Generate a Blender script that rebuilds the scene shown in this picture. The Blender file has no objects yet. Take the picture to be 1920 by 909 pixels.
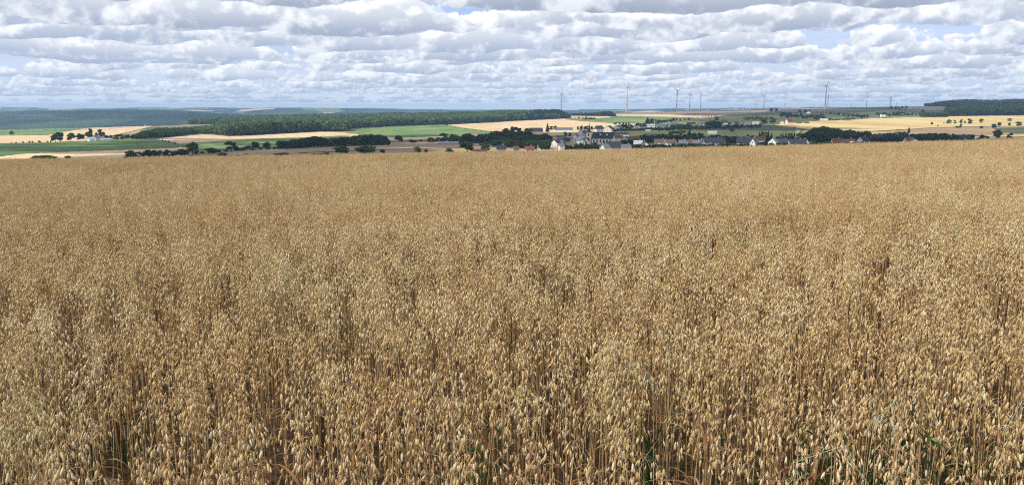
import bpy, math, random
import numpy as np
from mathutils import Vector, Matrix, Euler
S = bpy.context.scene
R = math.radians
# ---------------------------------------------------------------- camera
FPX, CX, CY, HROW, EYE = 1450.0, 960.0, 454.5, 208.0, 1.9     # photo pixels, metres
TH = math.atan((CY-HROW)/FPX)
cam = bpy.data.objects.new('camera', bpy.data.cameras.new('camera'))
S.collection.objects.link(cam)
cam.location = (0, 0, EYE); cam.rotation_euler = (math.pi/2-TH, 0, 0)
cam.data.sensor_width = 36; cam.data.lens = 36*FPX/1920
cam.data.clip_start = 0.05; cam.data.clip_end = 80000
S.camera = cam
# ---------------------------------------------------------------- light
SUN_EL, SUN_AZ = R(50), R(-118)          # azimuth from +Y, clockwise: from the left, a little behind
SD = Vector((math.sin(SUN_AZ)*math.cos(SUN_EL), math.cos(SUN_AZ)*math.cos(SUN_EL), math.sin(SUN_EL)))
sun = bpy.data.objects.new('sun', bpy.data.lights.new('sun', 'SUN'))
S.collection.objects.link(sun)
sun.data.energy = 3.6; sun.data.angle = R(0.53); sun.data.color = (1, .95, .86)
sun.rotation_euler = SD.to_track_quat('Z', 'Y').to_euler()
S.view_settings.view_transform = 'Standard'; S.view_settings.look = 'None'
S.view_settings.exposure = 0.2; S.view_settings.gamma = 1; S.view_settings.use_curve_mapping = False
S.cycles.max_bounces = 5; S.cycles.diffuse_bounces = 2; S.cycles.filter_width = 1.1; S.cycles.glossy_bounces = 1
S.cycles.transmission_bounces = 2; S.cycles.volume_bounces = 0; S.cycles.transparent_max_bounces = 6
S.cycles.use_denoising = False
S.cycles.caustics_reflective = False; S.cycles.caustics_refractive = False
# ---------------------------------------------------------------- node helper
class NT:
    def __init__(s, tree): s.t = tree
    def n(s, kind, **kw):
        nd = s.t.nodes.new(kind)
        for k, v in kw.items(): setattr(nd, k, v)
        return nd
    def put(s, sock, v):
        if isinstance(v, bpy.types.NodeSocket): s.t.links.new(v, sock)
        elif v is not None: sock.default_value = v
    def m(s, op, a, b=None, c=None, clamp=False):
        nd = s.n('ShaderNodeMath', operation=op, use_clamp=clamp)
        for i, v in enumerate((a, b, c)): s.put(nd.inputs[i], v)
        return nd.outputs[0]
    def v(s, op, a, b=None, scale=None):
        nd = s.n('ShaderNodeVectorMath', operation=op)
        s.put(nd.inputs[0], a); s.put(nd.inputs[1], b)
        if scale is not None: s.put(nd.inputs['Scale'], scale)
        return nd.outputs['Value'] if op in ('DOT_PRODUCT', 'LENGTH') else nd.outputs[0]
    def comb(s, x, y, z):
        nd = s.n('ShaderNodeCombineXYZ')
        for i, v in enumerate((x, y, z)): s.put(nd.inputs[i], v)
        return nd.outputs[0]
    def noise(s, vec, scale, detail=3, rough=.5, dim='3D', lac=2.0, w=None):
        nd = s.n('ShaderNodeTexNoise', noise_dimensions=dim)
        if vec is not None: s.put(nd.inputs['Vector'], vec)
        if w is not None: s.put(nd.inputs['W'], w)
        nd.inputs['Scale'].default_value = scale; nd.inputs['Detail'].default_value = detail
        nd.inputs['Roughness'].default_value = rough; nd.inputs['Lacunarity'].default_value = lac
        return nd.outputs['Fac']
    def smooth(s, v, a, b, lo=0., hi=1.):
        nd = s.n('ShaderNodeMapRange', interpolation_type='SMOOTHSTEP')
        for i, x in enumerate((v, a, b, lo, hi)): s.put(nd.inputs[i], x)
        return nd.outputs[0]
    def mix(s, f, a, b, mode='MIX'):
        nd = s.n('ShaderNodeMix', data_type='RGBA', blend_type=mode)
        s.put(nd.inputs[0], f)
        for sock, v in ((nd.inputs[6], a), (nd.inputs[7], b)):
            if isinstance(v, tuple) and len(v) == 3: v = (*v, 1)
            s.put(sock, v)
        return nd.outputs[2]
# ---------------------------------------------------------------- world: Nishita sky with cumulus layers
W = bpy.data.worlds.new('World'); S.world = W; W.use_nodes = True
W.node_tree.nodes.clear()
def build_world():
    N = NT(W.node_tree)
    sky = N.n('ShaderNodeTexSky', sky_type='NISHITA', sun_disc=False)
    sky.sun_elevation = SUN_EL; sky.sun_rotation = SUN_AZ
    sky.altitude = 400; sky.air_density = 1.1; sky.dust_density = 1.4
    STR = 0.1
    d = N.n('ShaderNodeTexCoord').outputs['Generated']
    sp = N.n('ShaderNodeSeparateXYZ'); N.put(sp.inputs[0], d)
    dx, dy, dz = sp.outputs
    hor = N.m('SQRT', N.m('MAXIMUM', N.m('SUBTRACT', 1.0, N.m('MULTIPLY', dz, dz)), 1e-4))
    slope = N.m('DIVIDE', dz, hor)                  # tangent of the elevation
    ux, uy = N.m('DIVIDE', dx, hor), N.m('DIVIDE', dy, hor)
    flat = N.comb(ux, uy, 0.0)
    rows = 17
    hb = 1.12
    T = C = None
    base = (0.33, 0.385, 0.52); top = (1.06, 1.06, 1.07); air = (.66, .76, .92)
    for k in range(rows):
        r = 6.3*1.165**(k+.35*math.sin(k*2.1))
        # a row of cumulus r kilometres off: a slab of the 3-D cloud field seen from the side
        rr = N.m('MULTIPLY', r, N.m('ADD', 0.80, N.m('MULTIPLY', N.noise(flat, 3.1, 1, .5, dim='4D', w=k*3.7), .40)))
        h = N.m('ADD', N.m('MULTIPLY', slope, rr), r*r/13500.0+.0)          # height over the ground, km
        P = N.comb(N.m('MULTIPLY', ux, r), N.m('ADD', N.m('MULTIPLY', uy, r), k*5.3), N.m('MULTIPLY', h, 1.25))
        zr = N.m('SUBTRACT', h, hb)
        sc = 0.64
        a1 = N.noise(P, sc, 7, .56)
        a2 = N.noise(N.v('ADD', P, (-.11, -.02, .17)), sc, 5, .56)
        lo = N.m('MULTIPLY', N.smooth(zr, 0.20, -0.17), .55)                # flat base
        hi = N.m('MULTIPLY', N.m('POWER', N.m('MAXIMUM', zr, 0.0), 1.2), .34)
        nz = N.m('SUBTRACT', a1, N.m('ADD', lo, hi))
        nz = N.m('ADD', nz, N.m('MULTIPLY', N.m('SUBTRACT', N.noise(P, .21, 1, .5), .5), .30))
        t0 = .298+.0046*k
        a = N.smooth(nz, t0, t0+.036)
        lit = N.smooth(N.m('SUBTRACT', a1, a2), -.03, .08)
        hgt = N.smooth(zr, .0, .46)
        br = N.m('ADD', N.m('MULTIPLY', hgt, .50), N.m('MULTIPLY', lit, .64), clamp=True)
        thin = N.m('MULTIPLY', N.smooth(nz, t0, t0+.09, .35, 0.), hgt)
        br = N.m('ADD', br, thin, clamp=True)
        far = 1-math.exp(-r/75.0)
        nr_ = min(1, .62+.075*k); b_ = tuple(base[i]*(nr_+(1-nr_)*(.12, .0, -.16)[i])*(1-far)+air[i]*far for i in range(3)); t_ = tuple(top[i]*(1-far)+(air[i]*.5+.5)*far for i in range(3))
        c = N.mix(br, b_, t_)
        if T is None: C = N.v('SCALE', c, scale=a); T = N.m('SUBTRACT', 1, a)
        else:
            C = N.v('ADD', C, N.v('SCALE', c, scale=N.m('MULTIPLY', a, T)))
            T = N.m('MULTIPLY', T, N.m('SUBTRACT', 1, a))
    z = N.m('MAXIMUM', dz, 0.02); inv = N.m('DIVIDE', 1.0, z)
    pl = N.comb(N.m('MULTIPLY', dx, inv), N.m('MULTIPLY', dy, inv), 0.0)
    veil = N.smooth(N.noise(pl, .3, 4, .6), .35, .75, .15, .75)
    blue = N.mix(veil, N.v('ADD', N.v('MULTIPLY', sky.outputs[0], (.9, .95, 1.1)), (0.3, 0.5, 2.0)), (6.4, 7.3, 9.2))
    behind = N.mix(N.smooth(slope, .10, .02), blue, tuple(10*c for c in air))
    behind = N.mix(N.smooth(slope, .028, .006), behind, (11., 11.5, 12.))
    out = N.v('ADD', N.v('SCALE', C, scale=1/STR), N.v('SCALE', behind, scale=T))
    # higher up the same broken cumulus seen from below
    n2 = N.noise(pl, .75, 5, .55)
    al = N.m('MULTIPLY', N.smooth(n2, .43, .52), N.smooth(dz, 0., .08))
    blue = N.mix(N.smooth(dz, .02, -.01), blue, (7.0, 8.0, 9.6))
    cc = N.mix(N.smooth(n2, .50, .68), (9.6, 9.8, 10.1), (5.6, 6.1, 7.1))
    high = N.mix(al, blue, cc)
    bg1 = N.n('ShaderNodeBackground'); N.put(bg1.inputs[0], out); bg1.inputs[1].default_value = STR
    bg2 = N.n('ShaderNodeBackground'); N.put(bg2.inputs[0], high); bg2.inputs[1].default_value = STR
    mx = N.n('ShaderNodeMixShader')
    N.put(mx.inputs[0], N.m('MAXIMUM', N.smooth(slope, .15, .22), N.m('LESS_THAN', slope, -.012))); N.put(mx.inputs[1], bg1.outputs[0]); N.put(mx.inputs[2], bg2.outputs[0])
    o = N.n('ShaderNodeOutputWorld'); N.put(o.inputs[0], mx.outputs[0])
build_world()
# ---------------------------------------------------------------- scene helpers
COL = S.collection
rng = np.random.default_rng(7)
def tag(o, label=None, cat=None, group=None, kind=None):
    if label: o['label'] = label
    if cat: o['category'] = cat
    if group: o['group'] = group
    if kind: o['kind'] = kind
    return o
def empty(name, loc=(0, 0, 0), rz=0.0):
    o = bpy.data.objects.new(name, None); COL.objects.link(o)
    o.location = loc; o.rotation_euler = (0, 0, rz); o.empty_display_size = .1
    return o
def link(name, me, parent=None, loc=None, rot=None, scl=None, col=None):
    o = bpy.data.objects.new(name, me); (col or COL).objects.link(o)
    if parent is not None: o.parent = parent
    if loc is not None: o.location = loc
    if rot is not None: o.rotation_euler = rot
    if scl is not None: o.scale = scl
    return o
class Tri:
    """collects triangles; build() makes one mesh"""
    def __init__(s): s.V = []; s.F = []; s.M = []; s.T = []; s.n = 0
    def add(s, V, F, mat=0, tint=None):
        V = np.asarray(V, float).reshape(-1, 3); F = np.asarray(F, int).reshape(-1, 3)
        s.V.append(V); s.F.append(F+s.n); s.n += len(V)
        s.M.append(np.full(len(F), mat)); s.T.append(np.full(len(V), .5) if tint is None else np.broadcast_to(tint, (len(V),)))
        return s
    def many(s, V, F, A, L, mat=0, tint=None):          # K copies of a template: A (K,3,3), L (K,3)
        K = len(L); V = np.asarray(V, float); F = np.asarray(F, int)
        P = np.einsum('kij,nj->kni', A, V)+np.asarray(L)[:, None, :]
        FF = (F[None]+(np.arange(K)*len(V))[:, None, None]).reshape(-1, 3)
        t = None if tint is None else np.repeat(tint, len(V))
        return s.add(P.reshape(-1, 3), FF, mat, t)
    def box(s, c, size, mat=0, rz=0.0, tint=None):
        x, y, z = np.array(size)/2.0
        V = np.array([(a*x, b*y, d*z) for d in (-1, 1) for b in (-1, 1) for a in (-1, 1)])
        ca, sa = math.cos(rz), math.sin(rz)
        V = V @ np.array(((ca, sa, 0), (-sa, ca, 0), (0, 0, 1)))+np.array(c)
        F = [(0, 2, 3), (0, 3, 1), (4, 5, 7), (4, 7, 6), (0, 1, 5), (0, 5, 4), (2, 6, 7), (2, 7, 3), (0, 4, 6), (0, 6, 2), (1, 3, 7), (1, 7, 5)]
        return s.add(V, F, mat, tint)
    def tube(s, pts, rad, sides=5, mat=0, tint=None, cap=True):
        pts = [np.array(p, float) for p in pts]; V = []; F = []
        rad = [rad]*len(pts) if np.isscalar(rad) else rad
        for i, p in enumerate(pts):
            d = pts[min(i+1, len(pts)-1)]-pts[max(i-1, 0)]; d = d/(np.linalg.norm(d)+1e-9)
            u = np.cross(d, (0, 0, 1.) if abs(d[2]) < .9 else (1., 0, 0)); u /= np.linalg.norm(u); w = np.cross(d, u)
            for k in range(sides):
                a = 2*math.pi*k/sides; V.append(p+rad[i]*(math.cos(a)*u+math.sin(a)*w))
        for i in range(len(pts)-1):
            for k in range(sides):
                a, b = i*sides+k, i*sides+(k+1) % sides; F += [(a, b, b+sides), (a, b+sides, a+sides)]
        if cap:
            n = len(V)-sides
            for k in range(1, sides-1): F += [(0, k+1, k), (n, n+k, n+k+1)]
        return s.add(V, F, mat, tint)
    def mesh(s, name, mats, smooth=False):
        V = np.concatenate(s.V); F = np.concatenate(s.F); M = np.concatenate(s.M); T = np.concatenate(s.T)
        me = bpy.data.meshes.new(name)
        me.vertices.add(len(V)); me.vertices.foreach_set('co', V.astype(np.float32).ravel())
        me.loops.add(len(F)*3); me.loops.foreach_set('vertex_index', F.astype(np.int32).ravel())
        me.polygons.add(len(F)); me.polygons.foreach_set('loop_start', np.arange(0, len(F)*3, 3, dtype=np.int32))
        me.polygons.foreach_set('material_index', M.astype(np.int32))
        me.polygons.foreach_set('use_smooth', np.full(len(F), smooth))
        a = me.attributes.new('tint', 'FLOAT', 'POINT'); a.data.foreach_set('value', T.astype(np.float32))
        me.update(calc_edges=True)
        for m in (mats if isinstance(mats, (list, tuple)) else [mats]): me.materials.append(m)
        return me
def rots(yaw, pitch, roll=None):
    """matrices Rz(yaw) Rx(pitch) Ry(roll) for arrays of angles"""
    yaw, pitch = np.asarray(yaw), np.asarray(pitch); K = len(yaw); Z = np.zeros(K); O = np.ones(K)
    c, s_ = np.cos(yaw), np.sin(yaw); Rz = np.stack((np.stack((c, -s_, Z), 1), np.stack((s_, c, Z), 1), np.stack((Z, Z, O), 1)), 1)
    c, s_ = np.cos(pitch), np.sin(pitch); Rx = np.stack((np.stack((O, Z, Z), 1), np.stack((Z, c, -s_), 1), np.stack((Z, s_, c), 1)), 1)
    M = Rz @ Rx
    if roll is not None:
        c, s_ = np.cos(roll), np.sin(roll); M = M @ np.stack((np.stack((c, Z, s_), 1), np.stack((Z, O, Z), 1), np.stack((-s_, Z, c), 1)), 1)
    return M
# ---------------------------------------------------------------- materials
def mat(name, build):
    m = bpy.data.materials.new(name); m.use_nodes = True; m.node_tree.nodes.clear()
    N = NT(m.node_tree); o = N.n('ShaderNodeOutputMaterial'); build(N, o.inputs['Surface'], o); return m
def principled(N, col, rough=.8, spec=.2, bump=None, bstr=.3, bdist=.1, metal=0):
    p = N.n('ShaderNodeBsdfPrincipled')
    if isinstance(col, tuple): col = (*col[:3], 1)
    N.put(p.inputs['Base Color'], col); N.put(p.inputs['Roughness'], rough)
    p.inputs['Specular IOR Level'].default_value = spec; p.inputs['Metallic'].default_value = metal
    if bump is not None:
        b = N.n('ShaderNodeBump'); b.inputs['Strength'].default_value = bstr; b.inputs['Distance'].default_value = bdist
        N.put(b.inputs['Height'], bump); N.put(p.inputs['Normal'], b.outputs[0])
    return p.outputs[0]
def pos(N): return N.n('ShaderNodeNewGeometry').outputs['Position']
def objco(N): return N.n('ShaderNodeTexCoord').outputs['Object']
def plain(name, col, rough=.7, spec=.3, var=.12, scale=.7):
    def b(N, s, o):
        f = N.noise(pos(N), scale, 4, .6)
        N.put(s, principled(N, N.mix(f, tuple(c*(1-var) for c in col), tuple(min(1, c*(1+var)) for c in col)), rough, spec))
    return mat(name, b)
def field(name, c1, c2, scale=.02, stripes=0.0, ang=0.3, c3=None, fine=.6):
    """crop or pasture: broad patches, fine mottling, machine lines"""
    def b(N, s, o):
        P = pos(N)
        sx = N.v('MULTIPLY', P, (1, .28, 1))
        f = N.smooth(N.noise(sx, scale, 4, .6), .33, .67)
        col = N.mix(f, c1, c2)
        if c3 is not None:
            col = N.mix(N.smooth(N.noise(N.v('ADD', sx, (90, 20, 0)), scale*.45, 3, .6), .52, .66, 0, .8), col, c3)
        g = N.noise(P, fine, 3, .7)
        col = N.mix(N.smooth(g, .3, .7, .0, .30), col, tuple(c*.72 for c in c1))
        if stripes:
            sp = N.n('ShaderNodeSeparateXYZ'); N.put(sp.inputs[0], P)
            q = N.m('ADD', N.m('MULTIPLY', sp.outputs[0], math.cos(ang)), N.m('MULTIPLY', sp.outputs[1], math.sin(ang)))
            q = N.m('ADD', q, N.m('MULTIPLY', N.noise(P, .004, 2), 60.0))
            w = N.m('SINE', N.m('MULTIPLY', q, 2*math.pi/24.0))
            col = N.mix(N.smooth(w, .45, 1.0, 0, stripes), col, tuple(c*.72 for c in c1))
        N.put(s, principled(N, col, .95, .05))
    return mat(name, b)
def foliage(name, dark, light, trans=.22, rndw=.5):
    def b(N, s, o):
        t = N.n('ShaderNodeAttribute', attribute_name='tint').outputs['Fac']
        r = N.n('ShaderNodeObjectInfo').outputs['Random']
        f = N.m('ADD', N.m('MULTIPLY', t, 1-rndw), N.m('MULTIPLY', r, rndw))
        col = N.mix(N.smooth(f, .15, .85), dark, light)
        d = N.n('ShaderNodeBsdfDiffuse'); N.put(d.inputs[0], col)
        tr = N.n('ShaderNodeBsdfTranslucent'); N.put(tr.inputs[0], N.mix(.5, col, (.16, .22, .03)))
        mx = N.n('ShaderNodeMixShader'); mx.inputs[0].default_value = trans
        N.put(mx.inputs[1], d.outputs[0]); N.put(mx.inputs[2], tr.outputs[0]); N.put(s, mx.outputs[0])
    return mat(name, b)
M = {}
M['leaf_dark'] = foliage('dark foliage', (.014, .028, .011), (.058, .088, .025))
M['leaf_mid'] = foliage('mid foliage', (.028, .055, .014), (.082, .125, .030))
M['leaf_pale'] = foliage('pale foliage', (.055, .085, .03), (.15, .19, .07))
M['leaf_lime'] = foliage('lime foliage', (.10, .15, .03), (.26, .33, .06))
M['leaf_wood'] = foliage('woodland foliage', (.045, .080, .025), (.155, .22, .07), rndw=.65)
M['conifer'] = foliage('conifer foliage', (.010, .024, .012), (.026, .048, .022))
M['bark'] = plain('bark', (.09, .065, .045), .95, .05, .3, 3)
M['white'] = plain('white render', (.70, .69, .66), .85, .2, .06)
M['cream'] = plain('cream render', (.72, .66, .52), .85, .2, .08)
M['ochre'] = plain('ochre render', (.56, .36, .20), .85, .2, .12)
M['stone'] = plain('grey rubble stone', (.36, .33, .29), .9, .15, .2)
M['pink'] = plain('pale pink render', (.62, .48, .40), .85, .2, .1)
M['slate'] = plain('dark slate roof', (.033, .036, .044), .85, .2, .2)
M['blackroof'] = plain('anthracite tile roof', (.030, .029, .034), .85, .2, .25)
M['greyroof'] = plain('grey fibre cement roof', (.12, .125, .14), .85, .2, .15)
M['palegrey'] = plain('pale metal roof', (.34, .35, .37), .75, .2, .12)
M['redroof'] = plain('red tile roof', (.17, .048, .03), .75, .25, .25)
M['shadedred'] = plain('dark red tile roof', (.085, .032, .026), .85, .2, .25)  # red tile copy with the missing cloud shade put into its colour
M['brownroof'] = plain('brown tile roof', (.105, .065, .055), .8, .2, .25)
M['blueroof'] = plain('dark blue roof', (.028, .031, .044), .85, .2, .2)
M['glass'] = plain('window glass', (.02, .025, .035), .1, .6, .1)
M['frame'] = plain('white window frame', (.7, .7, .68), .5, .4, .03)
M['turbine'] = plain('turbine shaded paint', (.44, .45, .48), .45, .4, .03)  # darkened for turbines in shadow; the shade is in the paint colour
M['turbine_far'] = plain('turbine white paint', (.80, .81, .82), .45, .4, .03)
M['marker'] = plain('turbine red band', (.45, .08, .05), .5, .4, .03)
M['steel'] = plain('galvanised steel', (.20, .21, .23), .5, .4, .1)
M['wheat'] = field('ripe wheat', (.60, .43, .24), (.72, .54, .32), .012, .35, .35)
M['wheat_gold'] = field('golden wheat', (.56, .41, .17), (.68, .52, .24), .012, .25, .2, c3=(.46, .32, .15))
M['stubble'] = field('straw stubble', (.30, .22, .15), (.40, .30, .20), .010, .5, 1.1, c3=(.22, .17, .11))
M['plough'] = field('bare brown field', (.31, .215, .115), (.40, .285, .16), .008, .3, 1.25, c3=(.50, .37, .21))
M['green_crop'] = field('bright green crop', (.12, .19, .06), (.20, .28, .10), .016, .35, .45, c3=(.27, .32, .13))
M['green_dark'] = field('dark green crop', (.09, .15, .045), (.14, .21, .07), .02, .25, 1.0)
M['meadow'] = field('olive meadow', (.085, .095, .04), (.14, .14, .06), .012, .15, .7, c3=(.07, .085, .035))
M['pasture'] = field('dry pasture', (.20, .19, .095), (.28, .25, .13), .01, .1, .5, c3=(.14, .15, .07))
M['soil'] = field('field soil with straw litter', (.035, .023, .014), (.07, .045, .026), 1.5, 0, 0, fine=22.0)
def groundmat(N, s, o):
    P = pos(N); sx = N.v('MULTIPLY', P, (1, .3, 1))
    f = N.smooth(N.noise(sx, .004, 5, .6), .35, .65)
    col = N.mix(f, (.13, .135, .06), (.25, .205, .12))
    vor = N.n('ShaderNodeTexVoronoi'); N.put(vor.inputs['Vector'], N.v('MULTIPLY', P, (1, .35, 0))); vor.inputs['Scale'].default_value = .0035
    cs = N.n('ShaderNodeSeparateColor'); N.put(cs.inputs[0], vor.outputs['Color'])
    col = N.mix(N.smooth(cs.outputs[0], .60, .62, 0, .75), col, (.50, .38, .22))
    col = N.mix(N.smooth(cs.outputs[1], .66, .68, 0, .7), col, (.09, .14, .045))
    col = N.mix(N.smooth(N.noise(P, .05, 4, .7), .3, .7, 0, .35), col, (.09, .085, .045))
    N.put(s, principled(N, col, .95, .05))
M['ground'] = mat('farmland', groundmat)
def hillmat(N, s, o):
    P = pos(N); sx = N.v('MULTIPLY', P, (1, .5, 3))
    f = N.noise(sx, .012, 5, .7)
    g = N.smooth(N.noise(sx, .0016, 4, .6), .4, .62)
    col = N.mix(N.smooth(f, .35, .65), (.010, .024, .013), (.026, .048, .022))
    col = N.mix(g, col, (.075, .11, .045))
    N.put(s, principled(N, col, .95, .02, bump=f, bstr=.9, bdist=12))
M['hillwood'] = mat('far wooded slope', hillmat)
def farmat(N, s, o):
    P = pos(N); q = N.v('MULTIPLY', P, (1, .5, 7.0))
    vor = N.n('ShaderNodeTexVoronoi'); N.put(vor.inputs['Vector'], q); vor.inputs['Scale'].default_value = .0030
    cs = N.n('ShaderNodeSeparateColor'); N.put(cs.inputs[0], vor.outputs['Color'])
    col = N.mix(N.smooth(N.noise(q, .004, 4, .6), .4, .6), (.02, .036, .02), (.055, .078, .038))
    col = N.mix(N.smooth(cs.outputs[0], .84, .86), col, (.50, .42, .30))
    col = N.mix(N.smooth(cs.outputs[1], .76, .78), col, (.16, .21, .08))
    N.put(s, principled(N, col, .95, .02))
M['farhill'] = mat('far hill farmland', farmat)
# ---------------------------------------------------------------- terrain
def row_t(row): return -np.tan(TH+np.arctan((np.asarray(row, float)-CY)/FPX))     # height/forward distance for a photo row
CT, ST = math.cos(TH), math.sin(TH)
A0, CXS, BB = .0191, .0197, .000264
STATIONS = [  # photo column, [(row, distance)...], [(height, distance)...] behind the last
 (-900, [(300, 620), (290, 700), (280, 830), (270, 1000), (262, 1200), (254, 1500), (248, 1800), (243.5, 2150)], [(-112, 3000), (-108, 4000), (8, 6600), (-30, 8500), (-60, 12000), (-80, 30000)]),
 (60, [(300, 620), (290, 700), (280, 830), (270, 1000), (262, 1200), (254, 1500), (248, 1800), (243, 2150)], [(-112, 3000), (-108, 4000), (7, 6600), (-30, 8500), (-60, 12000), (-80, 30000)]),
 (300, [(300, 620), (290, 700), (280, 830), (270, 1000), (262, 1200), (254, 1500), (248, 1850), (241, 2250), (236, 2600)], [(-105, 3500), (-100, 4300), (16, 6600), (-25, 8500), (-60, 12000), (-80, 30000)]),
 (345, [(300, 620), (290, 700), (280, 830), (270, 1000), (262, 1200), (254, 1500), (248, 1850), (241, 2300), (233, 2950)], [(-75, 3700), (-90, 4500), (8, 6600), (-30, 8500), (-65, 12000), (-80, 30000)]),
 (425, [(300, 620), (280, 830), (270, 1000), (262, 1250), (254, 1600), (250, 1750), (240, 2300), (230, 3000), (222, 3900)], [(-45, 4800), (-20, 6600), (-50, 8500), (-70, 12000), (-80, 30000)]),
 (560, [(300, 610), (280, 800), (262, 1200), (254, 1500), (248, 1750), (240, 2200), (230, 2950), (221, 3900)], [(-45, 4800), (-52, 6600), (-70, 12000), (-80, 30000)]),
 (760, [(300, 590), (280, 770), (262, 1130), (250, 1500), (240, 2000), (230, 2750), (219, 3900)], [(-45, 5000), (-70, 12000), (-80, 30000)]),
 (1000, [(300, 450), (280, 560), (270, 700), (262, 830), (250, 1080), (240, 1500), (230, 2050), (225, 2400), (218, 3200), (214, 4000)], [(-45, 5500), (-70, 12000), (-80, 30000)]),
 (1100, [(290, 430), (280, 520), (270, 640), (262, 760), (250, 980), (240, 1300), (230, 1750), (224, 2300), (218, 3000), (214, 3700)], [(-42, 5500), (-70, 12000), (-80, 30000)]),
 (1200, [(290, 420), (280, 510), (270, 630), (262, 750), (250, 965), (240, 1270), (230, 1700), (224, 2150), (218, 2800), (213, 3400), (210.5, 4000)], [(-30, 5500), (-60, 12000), (-80, 30000)]),
 (1300, [(290, 410), (280, 500), (270, 620), (262, 740), (250, 950), (240, 1250), (230, 1600), (222, 2200), (216, 2900), (210, 3500), (207.3, 4000)], [(-20, 5500), (-60, 12000), (-80, 30000)]),
 (1500, [(290, 400), (280, 500), (270, 620), (262, 740), (250, 950), (240, 1220), (230, 1550), (222, 2000), (214, 2700), (208, 3300), (203.8, 4000)], [(-10, 5500), (-60, 12000), (-80, 30000)]),
 (1700, [(290, 390), (280, 490), (270, 610), (262, 730), (250, 930), (240, 1200), (230, 1550), (222, 1950), (214, 2450), (208, 2850), (203, 3300), (199.3, 3900)], [(5, 5500), (-50, 12000), (-80, 30000)]),
 (2900, [(290, 390), (280, 490), (270, 610), (262, 730), (250, 930), (240, 1200), (230, 1550), (222, 1950), (214, 2450), (208, 2850), (203, 3300), (198.8, 3900)], [(5, 5500), (-50, 12000), (-80, 30000)]),
]
YN = np.concatenate((np.arange(-34, 5, 1.5), np.arange(5, 130, 2.5), np.geomspace(130, 20000, 300)))
YT = np.geomspace(130, 30000, 500)
st_s, st_z = [], []
for px, rows_, tail in STATIONS:
    if px >= 1000: rows_ = [(r, y*float(np.interp(r, (218, 224, 231, 238), (1, 1.1, 1.2, 1.3)))) for r, y in rows_]
    st_s.append((px-CX)/FPX*CT)
    ys = [y for r, y in rows_]+[y for z, y in tail]
    zs = [EYE+float(row_t(r))*y for r, y in rows_]+[z for z, y in tail]
    zz = np.interp(np.log(YT), np.log(ys), zs)
    k = np.hanning(13); k /= k.sum()
    zp = np.convolve(np.pad(zz, 6, mode='edge'), k, mode='valid')
    st_z.append(zp)
st_s, st_z = np.array(st_s), np.array(st_z)
def far_z(s, Y):
    """table height for arrays s (X/Y) and Y"""
    s = np.clip(s, st_s[0], st_s[-1]); i = np.clip(np.searchsorted(st_s, s)-1, 0, len(st_s)-2)
    f = (s-st_s[i])/(st_s[i+1]-st_s[i]); f = f*f*(3-2*f)
    q = np.interp(np.log(np.maximum(Y, 130)), np.log(YT), np.arange(len(YT))); j = np.clip(q.astype(int), 0, len(YT)-2); g = q-j
    def zz(a): return st_z[a, j]*(1-g)+st_z[a, j+1]*g
    return zz(i)*(1-f)+zz(i+1)*f
def raw_z(X, Y):
    X, Y = np.asarray(X, float), np.asarray(Y, float)
    near = -A0*Y+CXS*X-BB*(Y*Y+.0*X*X)
    near = near-np.clip(Y, 0, None)*.0028*(1-np.minimum((X/np.maximum(Y+4, 4)/.55)**2, 2.2))
    near = np.where(Y < 0, -A0*Y+CXS*X, near)
    w = np.clip((Y-125)/150, 0, 1); w = w*w*(3-2*w)
    near = np.maximum(near, -30+0*near)
    return near*(1-w)+far_z(X/np.maximum(Y, 60), Y)*w
SN = np.concatenate((np.linspace(-1.6, -.70, 60, endpoint=False), np.linspace(-.70, .70, 420), np.linspace(.70, 1.6, 61)[1:]))
OFF = 40.0
GX = SN[None, :]*(YN[:, None]+OFF); GY = np.repeat(YN[:, None], len(SN), 1)
GZ = raw_z(GX, GY)
def ground_z(X, Y):
    """bilinear on the terrain sheet's own grid"""
    X, Y = np.asarray(X, float), np.asarray(Y, float)
    s = np.clip(X/(Y+OFF), SN[0], SN[-1]); i = np.clip(np.searchsorted(SN, s)-1, 0, len(SN)-2); f = (s-SN[i])/(SN[i+1]-SN[i])
    j = np.clip(np.searchsorted(YN, Y)-1, 0, len(YN)-2); g = np.clip((Y-YN[j])/(YN[j+1]-YN[j]), 0, 1)
    return (GZ[j, i]*(1-f)+GZ[j, i+1]*f)*(1-g)+(GZ[j+1, i]*(1-f)+GZ[j+1, i+1]*f)*g
YS = np.geomspace(300, 5600, 700)
def at(px, row, ymax=5600):
    """ground point seen at a photo pixel, beyond the oat field"""
    u = (px-CX)/FPX; t = row_t(row)
    yy = YS[YS <= ymax]
    tz = None
    X = u*(CT-t*ST)*yy
    tt = (ground_z(X, yy)-EYE)/yy
    tt = np.maximum.accumulate(tt)+np.arange(len(tt))*1e-9
    Y = float(np.interp(t, tt, yy)); X = float(u*(CT-t*ST)*Y)
    return X, Y, float(ground_z(X, Y))
def grid_faces(nr, nc):
    a = (np.arange(nr-1)[:, None]*nc+np.arange(nc-1)[None]).ravel()
    return np.concatenate((np.stack((a, a+1, a+nc+1), 1), np.stack((a, a+nc+1, a+nc), 1)))
t = Tri(); t.add(np.stack((GX, GY, GZ), -1).reshape(-1, 3), grid_faces(len(YN), len(SN)))
gm = t.mesh('ground', [M['ground'], M['soil'], M['hillwood']], True)
cy = GY[:-1, :-1]; cs_ = np.repeat(SN[None, :-1], len(YN)-1, 0)
idx = np.where(cy < 105, 1, 0)
idx = np.where((cy > 3400) & (cy < 8000) & (cs_ < (480-CX)/FPX), 2, idx)
gm.polygons.foreach_set('material_index', np.concatenate((idx.ravel(), idx.ravel())).astype(np.int32)); gm.update()
tag(link('ground', gm), kind='structure')
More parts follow.
